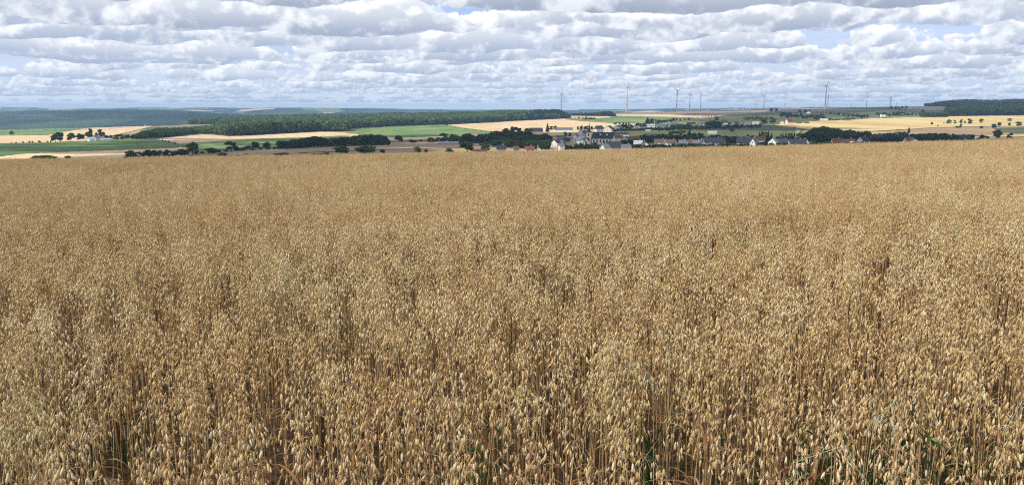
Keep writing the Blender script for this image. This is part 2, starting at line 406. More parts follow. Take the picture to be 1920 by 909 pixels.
# ---------------------------------------------------------------- fields laid over the terrain
def strip(name, top, bot, m, lift=0.0):
    x0, x1 = top[0][0], top[-1][0]
    n = max(2, int((x1-x0)/4)+1); xs = np.linspace(x0, x1, n)
    tr = np.interp(xs, *zip(*top)); br = np.interp(xs, *zip(*bot)); br = np.maximum(br, tr+.02)
    tr = tr+.12*np.sin(xs*.31)*np.minimum(1, (br-tr)); nr = max(3, int((br-tr).max()/1.0)+2)
    P = np.zeros((nr, n, 3))
    for j, x in enumerate(xs):
        u = (x-CX)/FPX; rr = np.linspace(br[j], tr[j], nr); tt_ = row_t(rr)
        Xg = u*(CT-tt_.mean()*ST)*YS; tt = np.maximum.accumulate((ground_z(Xg, YS)-EYE)/YS)+np.arange(len(YS))*1e-9
        Y = np.interp(tt_, tt, YS); X = u*(CT-tt_*ST)*Y
        P[:, j] = np.stack((X, Y, ground_z(X, Y)+.12+lift+Y*.00022*(1+lift*2)), 1)
    t = Tri(); t.add(P.reshape(-1, 3), grid_faces(nr, n))
    return tag(link(name, t.mesh(name, M[m], True)), kind='structure')
strip('valley_field', [(300, 297), (380, 291), (480, 282), (600, 274.5), (690, 271), (730, 269), (790, 266), (930, 267), (1000, 270), (1080, 275)], [(300, 312), (1080, 300)], 'plough')
strip('stubble_field', [(560, 284), (700, 277), (830, 274), (960, 272)], [(560, 288), (700, 282), (830, 279), (960, 276)], 'stubble', .4)
strip('stubble_field', [(960, 254), (1010, 256), (1080, 262)], [(960, 262), (1010, 270), (1080, 272)], 'stubble')
strip('green_field', [(-700, 244.5), (0, 244), (100, 241.5), (165, 240.2)], [(-700, 255), (0, 254.5), (90, 253.5), (165, 240.6)], 'green_crop')
strip('wheat_field', [(92, 253.6), (165, 240.6), (230, 238.5), (285, 236.8)], [(92, 254), (100, 256), (205, 256.5), (250, 246), (285, 238)], 'wheat', .2)
strip('wheat_field', [(-700, 257), (0, 255), (95, 254), (210, 256.5)], [(-700, 269), (0, 269), (97, 267.5), (210, 263)], 'wheat')
strip('green_field', [(-700, 270), (0, 269.3), (144, 267.2), (207, 263.4), (292, 262.3), (336, 275)], [(-700, 294), (0, 293.5), (43, 288.6), (134, 284.8), (320, 278.3), (336, 275.2)], 'green_dark', .1)
strip('wheat_field', [(-700, 294.5), (0, 294), (43, 289), (134, 285), (320, 278.6), (349, 276)], [(-700, 312), (0, 312), (349, 300)], 'wheat')
strip('pasture', [(284, 237), (358, 234.2), (412, 233.2)], [(284, 240), (366, 241), (412, 238)], 'pasture')
strip('green_field', [(275, 257), (366, 251)], [(275, 260.5), (366, 252.8)], 'green_crop')
strip('wheat_field', [(295, 260.5), (366, 252.6), (390, 252), (430, 256), (470, 255), (600, 247.6), (645, 249), (657, 251)], [(295, 262), (318, 266), (336, 270.3), (384, 267), (434, 263.4), (492, 260.6), (568, 258.4), (657, 254)], 'wheat')
strip('green_field', [(338, 271.2), (384, 267.4), (434, 263.8), (492, 261), (568, 258.8), (640, 255)], [(338, 277), (384, 282), (422, 281), (520, 276), (640, 272)], 'green_crop', .1)
strip('green_field', [(647, 247), (667, 242), (734, 237.7), (826, 234.6), (839, 235.2), (867, 240), (924, 247.3)], [(647, 248.5), (694, 254), (729, 257), (760, 258), (817, 256), (851, 254), (924, 250.6)], 'green_crop', .15)
strip('wheat_field', [(655, 251.5), (694, 254.5), (729, 257.3), (760, 258.3), (817, 256.3), (851, 254.2), (930, 250.8), (1000, 251)], [(655, 264), (729, 264), (820, 261.5), (927, 258), (1000, 254)], 'wheat')
strip('wheat_field', [(838, 235), (924, 230.5), (957, 228), (1037, 224.6), (1069, 222.6), (1100, 227), (1150, 231.5), (1200, 233)], [(838, 235.6), (860, 239), (885, 244), (924, 247.5), (1000, 250), (1080, 249), (1200, 242)], 'wheat', .1)
strip('pasture', [(1060, 223), (1090, 224), (1119, 228)], [(1060, 224.5), (1090, 228), (1119, 229.6)], 'pasture', .4)
strip('wheat_field', [(1071, 217.6), (1144, 218.6)], [(1071, 222), (1144, 222.4)], 'wheat')
strip('green_field', [(1091, 224.2), (1145, 221), (1162, 219.2), (1240, 220.2), (1290, 221.3)], [(1091, 225.5), (1119, 229.6), (1150, 232), (1250, 234), (1290, 223)], 'green_crop', .2)
strip('wheat_field', [(1153, 215.2), (1240, 215.2), (1290, 216.5), (1362, 216.8)], [(1153, 218.2), (1240, 220), (1290, 221), (1312, 222.5), (1362, 217.6)], 'wheat', .2)
strip('plateau_field', [(1150, 213.0), (1223, 210.4), (1290, 208.2), (1357, 206.6), (1441, 205.6), (1517, 204.1), (1614, 203.9)], [(1150, 215.2), (1290, 216.3), (1362, 216.6), (1420, 212.8), (1460, 209.6), (1510, 207), (1614, 206.6)], 'stubble')
strip('green_field', [(1560, 203.4), (1668, 201.2), (1700, 200.6)], [(1560, 204), (1614, 205.4), (1700, 204.4)], 'green_dark', .3)
strip('meadow', [(1290, 222.5), (1362, 218.5), (1420, 213.5), (1470, 212), (1540, 210.5), (1690, 207)], [(1290, 226), (1362, 230), (1420, 232), (1470, 232), (1540, 226), (1690, 219)], 'meadow')
strip('plateau_field', [(1690, 200.6), (1735, 199.6), (2700, 199)], [(1690, 205.5), (1735, 207.5), (2700, 208)], 'stubble')
strip('meadow', [(1180, 236), (1320, 233.5), (1460, 235), (1510, 240), (1540, 250)], [(1180, 258), (1320, 262), (1460, 262), (1510, 262), (1540, 258)], 'meadow')
strip('wheat_field', [(1453, 234.8), (1517, 228), (1567, 227), (1631, 223), (1684, 221.4), (1780, 219), (1920, 217), (2700, 212)], [(1453, 235.6), (1490, 240), (1540, 246), (1611, 248.6), (1660, 246), (1740, 240.5), (1800, 238.5), (1920, 237), (2700, 235)], 'wheat_gold', .15)
strip('ploughed_field', [(1490, 244), (1540, 246.5), (1611, 249), (1660, 246.4), (1740, 241), (1800, 239), (1920, 237.4), (2700, 235.4)], [(1490, 250), (1540, 262), (1611, 262), (1700, 260), (1800, 262), (1920, 262), (2700, 262)], 'plough')
strip('wheat_field', [(1590, 244), (1640, 242.6), (1690, 243.5)], [(1590, 246.5), (1640, 247), (1690, 244)], 'wheat_gold', .5)
strip('green_field', [(1865, 241.5), (1920, 239), (2700, 236)], [(1865, 248), (1920, 251), (2700, 252)], 'meadow', .4)
strip('wheat_field', [(1850, 256), (1920, 254.5), (2700, 252)], [(1850, 258), (1920, 257.5), (2700, 256)], 'wheat_gold', .4)
strip('meadow', [(1560, 221), (1660, 219.4), (1735, 217.8)], [(1560, 224), (1660, 221.6), (1735, 220.4)], 'green_crop', .25)
# ---------------------------------------------------------------- far blue ridges
def ridge(name, Y, tops, depth, foot, m='farhill', seed=0):
    r = np.random.default_rng(seed)
    xs = np.arange(tops[0][0], tops[-1][0]+1, 7.0); tr = np.interp(xs, *zip(*tops))
    ph = r.uniform(0, 6, 6)
    tr = tr+.22*np.sin(xs*.045+ph[0])+.15*np.sin(xs*.11+ph[1])+.10*np.sin(xs*.29+ph[2])
    K = 14; P = np.zeros((2*K, len(xs), 3))
    for k in range(2*K):
        f = (k/(K-1)) if k < K else 1-(k-K)/K
        yy = Y-depth*(1-k/(K-1)) if k < K else Y+depth*.8*((k-K+1)/K)
        zt = EYE+row_t(tr)*Y
        prof = f*f*(3-2*f)
        z = foot+(zt-foot)*prof+22*np.sin(xs*.021+yy*.0013+ph[3])*(1-f)*f*2
        P[k] = np.stack(((xs-CX)/FPX*CT*yy, np.full(len(xs), yy), z), 1)
    t = Tri(); t.add(P.reshape(-1, 3), grid_faces(2*K, len(xs)))
    return tag(link(name, t.mesh(name, M[m], True)), kind='structure')
ridge('hills', 9600, [(-400, 213), (0, 213), (300, 213), (360, 210), (430, 206.5), (500, 203.5), (600, 202.5), (680, 203.6), (760, 205.2), (830, 206.5), (900, 208), (1100, 207.5), (1200, 206), (1300, 207), (1500, 205.5), (1800, 206), (2400, 206)], 1800, -62, seed=3)
ridge('hills', 13000, [(-600, 201), (0, 200.6), (60, 201.3), (85, 203.4), (200, 203.2), (285, 201.4), (360, 202), (450, 202.5), (520, 202), (700, 203.4), (860, 206), (900, 205.4), (1000, 206.2), (1100, 205.4), (1200, 204.5), (1300, 203.4), (1400, 202), (1500, 200.8), (1560, 201.2), (1700, 201.6), (2400, 203)], 2600, -70, seed=5)
# ---------------------------------------------------------------- clouds overhead that shade parts of the valley
def ico(sub=1):
    g = (1+5**.5)/2
    V = [(-1, g, 0), (1, g, 0), (-1, -g, 0), (1, -g, 0), (0, -1, g), (0, 1, g), (0, -1, -g), (0, 1, -g), (g, 0, -1), (g, 0, 1), (-g, 0, -1), (-g, 0, 1)]
    F = [(0, 11, 5), (0, 5, 1), (0, 1, 7), (0, 7, 10), (0, 10, 11), (1, 5, 9), (5, 11, 4), (11, 10, 2), (10, 7, 6), (7, 1, 8), (3, 9, 4), (3, 4, 2), (3, 2, 6), (3, 6, 8), (3, 8, 9), (4, 9, 5), (2, 4, 11), (6, 2, 10), (8, 6, 7), (9, 8, 1)]
    V = [np.array(v)/np.linalg.norm(v) for v in V]
    for _ in range(sub):
        mid = {}; F2 = []
        def md(a, b):
            k = (min(a, b), max(a, b))
            if k not in mid: p = V[a]+V[b]; V.append(p/np.linalg.norm(p)); mid[k] = len(V)-1
            return mid[k]
        for a, b, c in F:
            d, e, f = md(a, b), md(b, c), md(c, a); F2 += [(a, d, f), (b, e, d), (c, f, e), (d, e, f)]
        F = F2
    return np.array(V), np.array(F)
ICO0, ICO1, ICO2 = ico(0), ico(1), ico(2)
def cloudmat(N, s, o):
    N.put(s, principled(N, (.93, .93, .94, 1), 1.0, 0, bump=N.noise(pos(N), .008, 5, .6), bstr=1, bdist=60))
M['cloud'] = mat('cloud', cloudmat)
def cloud(px, row, rx, ry, alt, seed, ymax=5600, at_xyz=None, fill=1.0):
    """cumulus whose shadow falls round the ground point seen at px,row (rx, ry metres on the ground)"""
    r = np.random.default_rng(seed); x, y, z = at_xyz or at(px, row, ymax)
    k = alt/SD.z; c = np.array((x+SD.x*k, y+SD.y*k, alt))
    t = Tri(); V, F = ICO2
    n = int(26*fill)+6
    for i in range(n):
        a = r.uniform(0, 2*math.pi); q = math.sqrt(r.uniform(0, 1))*.80
        rad = (1.0-.55*q)*min(rx, ry)*.30*r.uniform(.8, 1.25)
        p = c+np.array((math.cos(a)*q*rx, math.sin(a)*q*ry, 0))
        e = V*np.array((max(rad, rx*.16), max(rad, ry*.16), rad*.8)); e = e*(1+.07*r.standard_normal((len(V), 1)))
        e[:, 2] = np.where(e[:, 2] < 0, e[:, 2]*.22, e[:, 2])
        t.add(p+e, F)
    return tag(link('cloud', t.mesh('cloud', M['cloud'], True)), kind='structure')
CLOUDS = [
 (960, 268, 330, 170, 1100), (1250, 264, 240, 150, 1100), (1460, 266, 300, 160, 1100), (1740, 264, 330, 120, 1100),   # village
 (1330, 242, 330, 200, 1150),                                                                        # upper village and meadow
 (620, 264, 430, 260, 1150), (450, 286, 270, 170, 1150),                                             # valley hedges
 (-10, 279, 230, 150, 1150),                                                                          # dark green field
 (1880, 206, 700, 520, 1300), (1500, 212, 650, 420, 1300), (1640, 203, 800, 500, 1350), (1320, 208, 380, 420, 1300),
 (1040, 213, 260, 300, 1300),
]
for i, c in enumerate(CLOUDS): cloud(*c, seed=40+i)
cloud(0, 0, 1500, 1300, 1900, 90, at_xyz=(-2550, 6300, -20), fill=1.5)
# ---------------------------------------------------------------- tree meshes (unit width, unit height; scaled per tree)
def leaf_quads(r, C, Nn, size, t, mat_, tint):
    """small leaf-clump faces centred at C with normals near Nn"""
    K = len(C); n = Nn+r.normal(0, .55, (K, 3)); n /= np.linalg.norm(n, axis=1)[:, None]
    a = np.cross(n, r.normal(0, 1, (K, 3))); a /= np.linalg.norm(a, axis=1)[:, None]; b = np.cross(n, a)
    s = size*r.uniform(.6, 1.3, (K, 1))
    q = np.stack((C-a*s, C-b*s*.8, C+a*s, C+b*s*.8), 1).reshape(-1, 3)
    base = np.arange(K)[:, None]*4
    t.add(q, np.concatenate((base+np.array((0, 1, 2)), base+np.array((0, 2, 3)))), mat_, np.repeat(tint, 4))
def crown_tri(seed, kind='round', nb=14, k=42, lo=.12):
    r = np.random.default_rng(seed); t = Tri(); V, F = ICO1
    for i in range(nb):
        if kind == 'round':
            a = r.uniform(0, 2*math.pi); u = r.uniform(0, 1); z = lo+.13+(.86-lo-.13)*u
            q = .30*math.sqrt(max(0, 1-((z-.50)/.50)**2))*r.uniform(.35, 1.1); R_ = r.uniform(.12, .20)
        elif kind == 'column':
            a = r.uniform(0, 2*math.pi); z = .08+.84*i/nb; q = .12*(1-abs(z-.45)); R_ = .30*(1-.75*abs(z-.42)**1.2)*r.uniform(.8, 1.1)
        elif kind == 'shrub':
            a = r.uniform(0, 2*math.pi); z = r.uniform(.25, .72); q = r.uniform(0, .34); R_ = r.uniform(.16, .26)
        c = np.array((math.cos(a)*q, math.sin(a)*q, z)); tb = r.uniform(.2, .8)
        rz = R_*(.75 if kind != 'column' else .35)
        t.add(c+V*np.array((R_, R_, rz))*.80*(1+.12*r.standard_normal((len(V), 1))), F, 0, tb*.8)
        d = r.normal(0, 1, (k, 3)); d /= np.linalg.norm(d, axis=1)[:, None]
        leaf_quads(r, c+d*np.array((R_, R_, rz))*r.uniform(.85, 1.18, (k, 1)), d, .040, t, 0, np.clip(tb+r.normal(0, .22, k), 0, 1))
    return t
def cone_tri(seed, k=520):
    r = np.random.default_rng(seed); t = Tri()
    for i in range(9):
        z0 = .10+.82*i/9; R_ = .46*(1-i/9.5); V = [(0, 0, min(1, z0+.24))]+[(math.cos(a)*R_*r.uniform(.75, 1.1), math.sin(a)*R_*r.uniform(.75, 1.1), z0+r.uniform(-.02, .02)) for a in np.linspace(0, 2*math.pi, 11)[:-1]]
        t.add(V, [(0, 1+j, 1+(j+1) % 10) for j in range(10)], 0, r.uniform(.2, .7))
    z = r.uniform(.08, .97, k); a = r.uniform(0, 2*math.pi, k); q = .48*(1-z)*r.uniform(.8, 1.1, k)+.01
    leaf_quads(r, np.stack((np.cos(a)*q, np.sin(a)*q, z), 1), np.stack((np.cos(a), np.sin(a), .4*np.ones(k)), 1), .035, t, 0, r.uniform(.1, .9, k))
    return t
def trunk_tri(seed, hi=.55):
    r = np.random.default_rng(seed); t = Tri()
    t.tube([(0, 0, -.04), (0, 0, .10), (.01, .01, hi*.6), (.0, .02, hi)], [.035, .026, .02, .012], 6)
    for i in range(4):
        a = i*1.57+r.uniform(-.4, .4); z = hi*r.uniform(.4, .7)
        t.tube([(0, 0, z), (.12*math.cos(a), .12*math.sin(a), z+.12), (.22*math.cos(a), .22*math.sin(a), z+.26)], [.013, .009, .004], 4)
    return t
MATS_F = ['leaf_dark', 'leaf_mid', 'leaf_pale', 'leaf_lime', 'conifer', 'leaf_wood']
CROWN = {}
for kd, sd, n in (('round', 100, 5), ('shrub', 200, 3), ('column', 300, 2), ('cone', 400, 3)):
    for i in range(n):
        tr = cone_tri(sd+i) if kd == 'cone' else crown_tri(sd+i, kd, nb=16 if kd == 'round' else 11)
        for mk in MATS_F:
            if (kd == 'cone') != (mk == 'conifer') : 
                if not (kd == 'column' and mk == 'conifer'): continue
            CROWN[kd, i, mk] = tr.mesh('crown', M[mk])
TRUNK = [trunk_tri(500+i).mesh('trunk', M['bark']) for i in range(3)]
NV = {'round': 5, 'shrub': 3, 'column': 2, 'cone': 3}
ORD = ['first', 'second', 'third', 'fourth', 'fifth', 'sixth', 'seventh', 'eighth', 'ninth', 'tenth', 'eleventh', 'twelfth', 'thirteenth', 'fourteenth', 'fifteenth', 'sixteenth', 'seventeenth', 'eighteenth', 'nineteenth', 'twentieth']
NAME_T = {'round': 'broadleaf_tree', 'shrub': 'bush', 'column': 'poplar_tree', 'cone': 'conifer_tree'}
CAT_T = {'round': 'tree', 'shrub': 'bush', 'column': 'tree', 'cone': 'tree'}
tr_rng = np.random.default_rng(11)
def tree(px, row, hpx, wpx, kind='round', mk='leaf_dark', label='', group=None):
    x, y, z = at(px, row); h = hpx*y/FPX*1.10; w = wpx*y/FPX*1.12
    e = empty(NAME_T[kind], (x, y, z-.1), tr_rng.uniform(0, 6.28))
    tag(e, label, CAT_T[kind], group)
    if kind == 'cone': mk = 'conifer'
    v = int(tr_rng.integers(NV[kind]))
    sx = w*{'round': 1.02, 'shrub': 1.0, 'column': 1.6, 'cone': 1.0}[kind]
    link('crown', CROWN[kind, v, mk], e, scl=(sx, sx*tr_rng.uniform(.85, 1.1), h*1.03))
    if kind != 'shrub': link('trunk', TRUNK[int(tr_rng.integers(3))], e, scl=(w, w, h))
    else: link('trunk', TRUNK[int(tr_rng.integers(3))], e, scl=(w*.6, w*.6, h*.8))
    return e
def belt(pts, n, hrange, phrase, where, group, kind='round', mk='leaf_dark', wf=(.85, 1.35), depth=0.0, share=False, mix=None):
    """n trees along a polyline of (px,row) base points"""
    pxs = np.linspace(pts[0][0], pts[-1][0], n)
    for i, p in enumerate(pxs):
        p = p+tr_rng.uniform(-.35, .35)*(pts[-1][0]-pts[0][0])/max(n, 2)
        row = np.interp(p, *zip(*pts))+tr_rng.uniform(-depth, depth)
        h = tr_rng.uniform(*hrange); kd, mm = (kind, mk) if mix is None else mix[int(tr_rng.integers(len(mix)))]
        w = h*tr_rng.uniform(*wf)*(.45 if kd in ('cone', 'column') else 1)
        if share or n > 20: lab = '%s %s' % (phrase, where)
        else: lab = '%s from the left %s' % (ORD[i]+' '+phrase, where)
        if kd != kind: lab = lab.replace('tree', 'conifer' if kd == 'cone' else ('bush' if kd == 'shrub' else 'tree'))
        tree(p, row, h, w, kd, mm, lab, group+(' '+kd if kd != kind else ''))
# single trees and bushes: px, base row, height px, width px, kind, foliage, label
for a in [
 (361, 292, 24, 27, 'round', 'leaf_dark', 'big dark round tree at the left end of the valley hedge'),
 (398, 288.5, 13, 25, 'shrub', 'leaf_dark', 'broad low dark bush right of the big round hedge tree'),
 (434, 283.5, 17, 24, 'round', 'leaf_dark', 'dark tree with a wide crown at the middle of the valley hedge'),
 (452, 282.5, 7, 13, 'shrub', 'leaf_dark', 'small dark bush filling the gap in the valley hedge'),
 (464, 281, 10, 13, 'shrub', 'leaf_dark', 'dark bush leaning against the twin hedge trees from the left'),
 (479, 281, 14, 17, 'round', 'leaf_dark', 'dark round tree standing left of the last hedge tree before the belt'),
 (500, 280.3, 13, 17, 'round', 'leaf_dark', 'last round hedge tree left of the long dark tree belt'),
 (417, 294.5, 9, 23, 'shrub', 'leaf_dark', 'low dark bush rising over the oats below the middle hedge'),
 (446, 295, 6, 14, 'shrub', 'leaf_dark', 'smallest dark bush peeping over the oats below the hedge'),
 (459, 295, 8, 22, 'shrub', 'leaf_dark', 'flat dark bush next to the smallest bush over the oats'),
 (528, 294, 10, 32, 'shrub', 'leaf_dark', 'wide flat dark bush alone above the oats before the brown field'),
 (594, 291.5, 4, 40, 'shrub', 'leaf_dark', 'very low dark scrub strip just showing above the oats'),
 (613, 291, 6, 16, 'shrub', 'leaf_dark', 'little dark bush left of the pair of spreading trees'),
 (640, 291, 17, 36, 'round', 'leaf_dark', 'spreading dark tree, left one of the pair above the oats'),
 (682, 290.5, 16, 32, 'round', 'leaf_dark', 'spreading dark tree, right one of the pair above the oats'),
 (698, 290, 17, 20, 'round', 'leaf_dark', 'taller dark tree grown into the right spreading tree'),
 (718, 289, 9, 13, 'round', 'leaf_dark', 'small round dark tree alone right of the spreading pair'),
 (783, 288.5, 14, 17, 'round', 'leaf_pale', 'greyish loose tree above the oats before the brown field'),
 (798, 288, 8, 11, 'round', 'leaf_mid', 'small tree just right of the greyish loose tree'),
 (843, 287, 11, 18, 'shrub', 'leaf_mid', 'dull green bush left of the tall tree by the long shed'),
 (876, 286.5, 20, 32, 'round', 'leaf_dark', 'tall dark tree above the oats below the long white shed'),
 (909, 286, 19, 24, 'round', 'leaf_dark', 'dark tree between the tall tree and the village edge'),
 (749, 268, 13, 19, 'round', 'leaf_dark', 'dark tree on its own just right of the long belt'),
 (772, 268.5, 8, 20, 'shrub', 'leaf_dark', 'low dark bush before the pale strip right of the belt'),
 (789, 266, 5, 7, 'shrub', 'leaf_dark', 'tiny dark bush between the low bush and village trees'),
 (728, 273.5, 3.5, 4, 'shrub', 'leaf_dark', 'tiny round bush alone in the brown valley field'),
 (22, 254.5, 8.5, 9, 'round', 'leaf_mid', 'lone round tree in the far green field at far left'),
 (88, 299, 9, 44, 'shrub', 'leaf_dark', 'long low dark bush over the oats at the far left'),
 (70, 299, 9, 22, 'shrub', 'leaf_dark', 'dark bush joined to the long low bush at far left'),
 (126, 299, 8, 13, 'shrub', 'leaf_dark', 'small dark bush right of the long low bush'),
 (233, 298, 4.5, 12, 'shrub', 'leaf_dark', 'small bush at the left tip of the foreground hedge'),
 (104, 267, 15, 18, 'round', 'leaf_dark', 'leftmost tall tree of the white farmstead'),
 (113, 266.5, 17, 20, 'round', 'leaf_dark', 'tall dark tree left of the farmstead buildings'),
 (133, 266, 16, 17, 'round', 'leaf_mid', 'airy tree between the dark trees and the farmstead'),
 (152, 265, 14, 17, 'round', 'leaf_dark', 'round tree touching the farmstead barn on its left'),
 (167, 262, 14, 16, 'round', 'leaf_mid', 'broad tree standing behind the farmstead barn'),
 (170, 262, 20, 8, 'column', 'leaf_dark', 'slim tall poplar behind the farmstead barn'),
 (189, 259, 16, 8, 'column', 'leaf_dark', 'slim poplar right of the farmstead barn'),
 (181, 259, 10, 5, 'column', 'leaf_dark', 'thin short poplar between the two taller poplars'),
 (194, 259, 11, 7, 'column', 'leaf_mid', 'short poplar right of the slim poplar at the farm'),
 (198, 263, 9, 15, 'round', 'leaf_mid', 'bright round tree over the low farm sheds'),
 (1747, 234, 5.5, 5.5, 'cone', 'conifer', 'small pointed bush in the golden field, left of the orchard trees'),
 (1759, 237.3, 3, 4, 'shrub', 'leaf_dark', 'tiny dark bush below the pointed bush in the golden field'),
 (1770, 232.5, 3, 3, 'shrub', 'leaf_pale', 'tiny pale bush left of the first orchard tree'),
 (1779, 233.2, 8.5, 9, 'round', 'leaf_mid', 'leftmost full orchard tree in the golden field'),
 (1790, 233.4, 8, 5, 'round', 'leaf_pale', 'thin pale orchard tree, second in the golden field'),
 (1801, 233.5, 9, 7, 'round', 'leaf_mid', 'narrow orchard tree just above the dark bushes'),
 (1809, 232, 5, 4, 'round', 'leaf_pale', 'smallest orchard tree between two bigger ones'),
 (1818, 233.6, 10, 9.5, 'round', 'leaf_mid', 'largest orchard tree in the middle of the golden field'),
 (1840.5, 231.5, 8.5, 11, 'round', 'leaf_pale', 'spreading pale orchard tree right of the largest one'),
 (1795, 240.3, 4.5, 11, 'shrub', 'leaf_dark', 'low dark bush below the orchard trees'),
 (1801, 240, 8, 5, 'shrub', 'leaf_dark', 'upright dark bush beside the low one below the orchard'),
 (1840, 242, 5.5, 8.5, 'round', 'leaf_mid', 'small dark tree at the edge of the golden field'),
 (1863, 243, 10, 9, 'round', 'leaf_dark', 'dark round tree at the corner of the green strip'),
 (1874, 238.3, 8.5, 9, 'round', 'leaf_mid', 'round tree right of the dark corner tree'),
 (1893, 228, 5.5, 9, 'round', 'leaf_pale', 'faint pale tree high in the golden field'),
 (1892, 237.3, 7, 6, 'round', 'leaf_mid', 'small round tree under the faint pale tree'),
 (1909.5, 237.5, 8.5, 12, 'round', 'leaf_mid', 'broad round tree near the right edge of the golden field'),
 (1926, 238, 8, 9, 'round', 'leaf_mid', 'round tree cut by the right edge of the view'),
 (1867, 261.8, 17, 21, 'round', 'leaf_dark', 'big dark round tree right of the last village house'),
 (1893, 261.5, 11, 11, 'round', 'leaf_mid', 'loose mid sized tree right of the big dark round one'),
 (1852, 260, 6, 9, 'shrub', 'leaf_dark', 'dark bush left of the big dark round tree'),
 (1841, 262, 9, 10, 'round', 'leaf_dark', 'dark tree before the flat house at the village end'),
 (1703.3, 252.5, 12.5, 4.5, 'column', 'leaf_dark', 'slim dark cypress above the red brown roof'),
 (1026.5, 249, 16, 9, 'cone', 'conifer', 'tall pointed fir behind the slate barn'),
 (1448, 232.5, 12, 14, 'round', 'leaf_dark', 'round dark tree left of the sunlit red roofed house'),
 (1432, 233.5, 9, 16, 'round', 'leaf_dark', 'lower dark tree joined to the round one by the meadow'),
 (1407, 242.5, 9, 13, 'round', 'leaf_dark', 'dark tree standing in the meadow below the upper houses'),
 (1372, 249, 9, 12, 'round', 'leaf_dark', 'dark round tree in the meadow right of the white hall'),
 (1419, 241.5, 7, 6, 'round', 'leaf_mid', 'small tree right of the dark tree in the meadow'),
 (1490, 241.5, 3.2, 5, 'shrub', 'leaf_dark', 'tiny bush in the meadow below the sunlit house'),
 (1343, 229, 9.5, 11, 'round', 'leaf_mid', 'tree behind the long white house of the upper street'),
 (1214, 235, 13, 14, 'cone', 'conifer', 'dark fir behind the white house with the pale roof'),
 (1221, 235, 12, 12, 'round', 'leaf_dark', 'dark tree right of the fir behind the pale roof'),
 (1309, 207.5, 5, 7, 'round', 'leaf_dark', 'dark tree left of the plateau copse under the turbines'),
 (1304, 207.5, 4.5, 7, 'round', 'leaf_dark', 'left tree of the plateau copse under the turbines'),
 (1313, 207.3, 4.5, 5, 'round', 'leaf_dark', 'right tree of the plateau copse under the turbines'),
 (1267, 208.7, 2, 8, 'shrub', 'leaf_dark', 'low bush at the foot of the third wind turbine'),
 (1413, 204.6, 2.6, 7, 'shrub', 'leaf_dark', 'low bush on the skyline at a pylon foot'),
 (1420, 204.6, 2.6, 8, 'shrub', 'leaf_dark', 'second low bush on the skyline at a pylon foot'),
 (1469, 203.6, 2.6, 7, 'shrub', 'leaf_dark', 'low bush at the foot of the slim right turbine'),
 (1446, 210.5, 7, 9, 'round', 'leaf_dark', 'left of two round trees on the plateau edge'),
 (1455, 210.5, 7, 7, 'round', 'leaf_dark', 'right of two round trees on the plateau edge'),
 (1557, 214.5, 4, 5, 'round', 'leaf_mid', 'small tree alone on the grey plateau meadow'),
 (1565, 216.5, 4, 6, 'round', 'leaf_mid', 'second small tree on the grey plateau meadow'),
 (1697, 213.5, 6, 7, 'round', 'leaf_dark', 'dark tree before the pink roofed far farm'),
 (1731, 213, 7.5, 8, 'round', 'leaf_dark', 'dark round tree right of the far farm'),
 (1804, 218.5, 5.5, 10, 'round', 'leaf_pale', 'pale sunlit tree at the foot of the dark wood'),
]: tree(*a)
belt([(240, 297.5), (268, 297), (300, 296.5), (348, 294)], 12, (11, 15), 'dark bushy tree', 'in the hedge at the oat edge', 'trees of the hedge at the oat edge', wf=(1.1, 1.7))
belt([(372, 289.5), (424, 285)], 6, (6, 9), 'low dark bush', 'at the foot of the valley hedge', 'bushes at the foot of the valley hedge', 'shrub', wf=(1.3, 2))
belt([(446, 283), (525, 279.5)], 7, (4, 6), 'low dark undergrowth bush', 'between the round hedge trees', 'undergrowth bushes of the valley hedge', 'shrub', wf=(1.5, 2.4))
belt([(45, 268.5), (96, 267.3)], 7, (3, 5), 'small dark bush', 'along the far wheat edge', 'bushes along the far wheat edge', 'shrub')
belt([(2, 269.5), (34, 269)], 3, (2.2, 3.2), 'tiny dark bush', 'along the wheat edge at the frame side', 'bushes at the left frame side', 'shrub')
belt([(209, 263), (225, 263), (250, 262.5), (274, 262)], 8, (8, 11), 'mid green tree', 'in the row right of the farmstead', 'trees right of the farmstead', mk='leaf_mid')
belt([(185, 240), (208, 239)], 4, (2, 3.4), 'tiny far bush', 'on the ridge before the blue hill', 'far trees on the ridge', 'shrub')  # far trees on the ridge, built and named as bushes
belt([(240, 238), (282, 236.5)], 7, (3, 4.6), 'small far bush', 'on the ridge above the wheat corner', 'far trees above the wheat corner', 'shrub')  # also far trees, made with the bush meshes and name
belt([(300, 262), (320, 268), (336, 272), (346, 277)], 9, (2.5, 4.5), 'small reddish verge bush', 'along the track between the wheat fields', 'bushes along the field track', 'shrub', mk='leaf_pale')
belt([(838, 236), (861, 240.5), (885, 245), (926, 249)], 12, (2.2, 3.0), 'tiny round bush', 'of the row between green crop and wheat', 'row of tiny trees between green crop and wheat', 'shrub', wf=(1.0, 1.4))  # row of tiny trees that carry the bush shape and name
belt([(806, 268.5), (834, 267)], 5, (8, 11), 'dark tree', 'behind the long white shed', 'trees behind the long white shed')
belt([(833, 266), (833.5, 266)], 1, (15, 15.5), 'airy taller tree', 'over the long white shed', 'airy tree over the shed', mk='leaf_mid')
belt([(850, 270), (930, 272)], 8, (5, 8), 'low dark bush', 'under the row right of the shed', 'low bushes right of the shed', 'shrub')
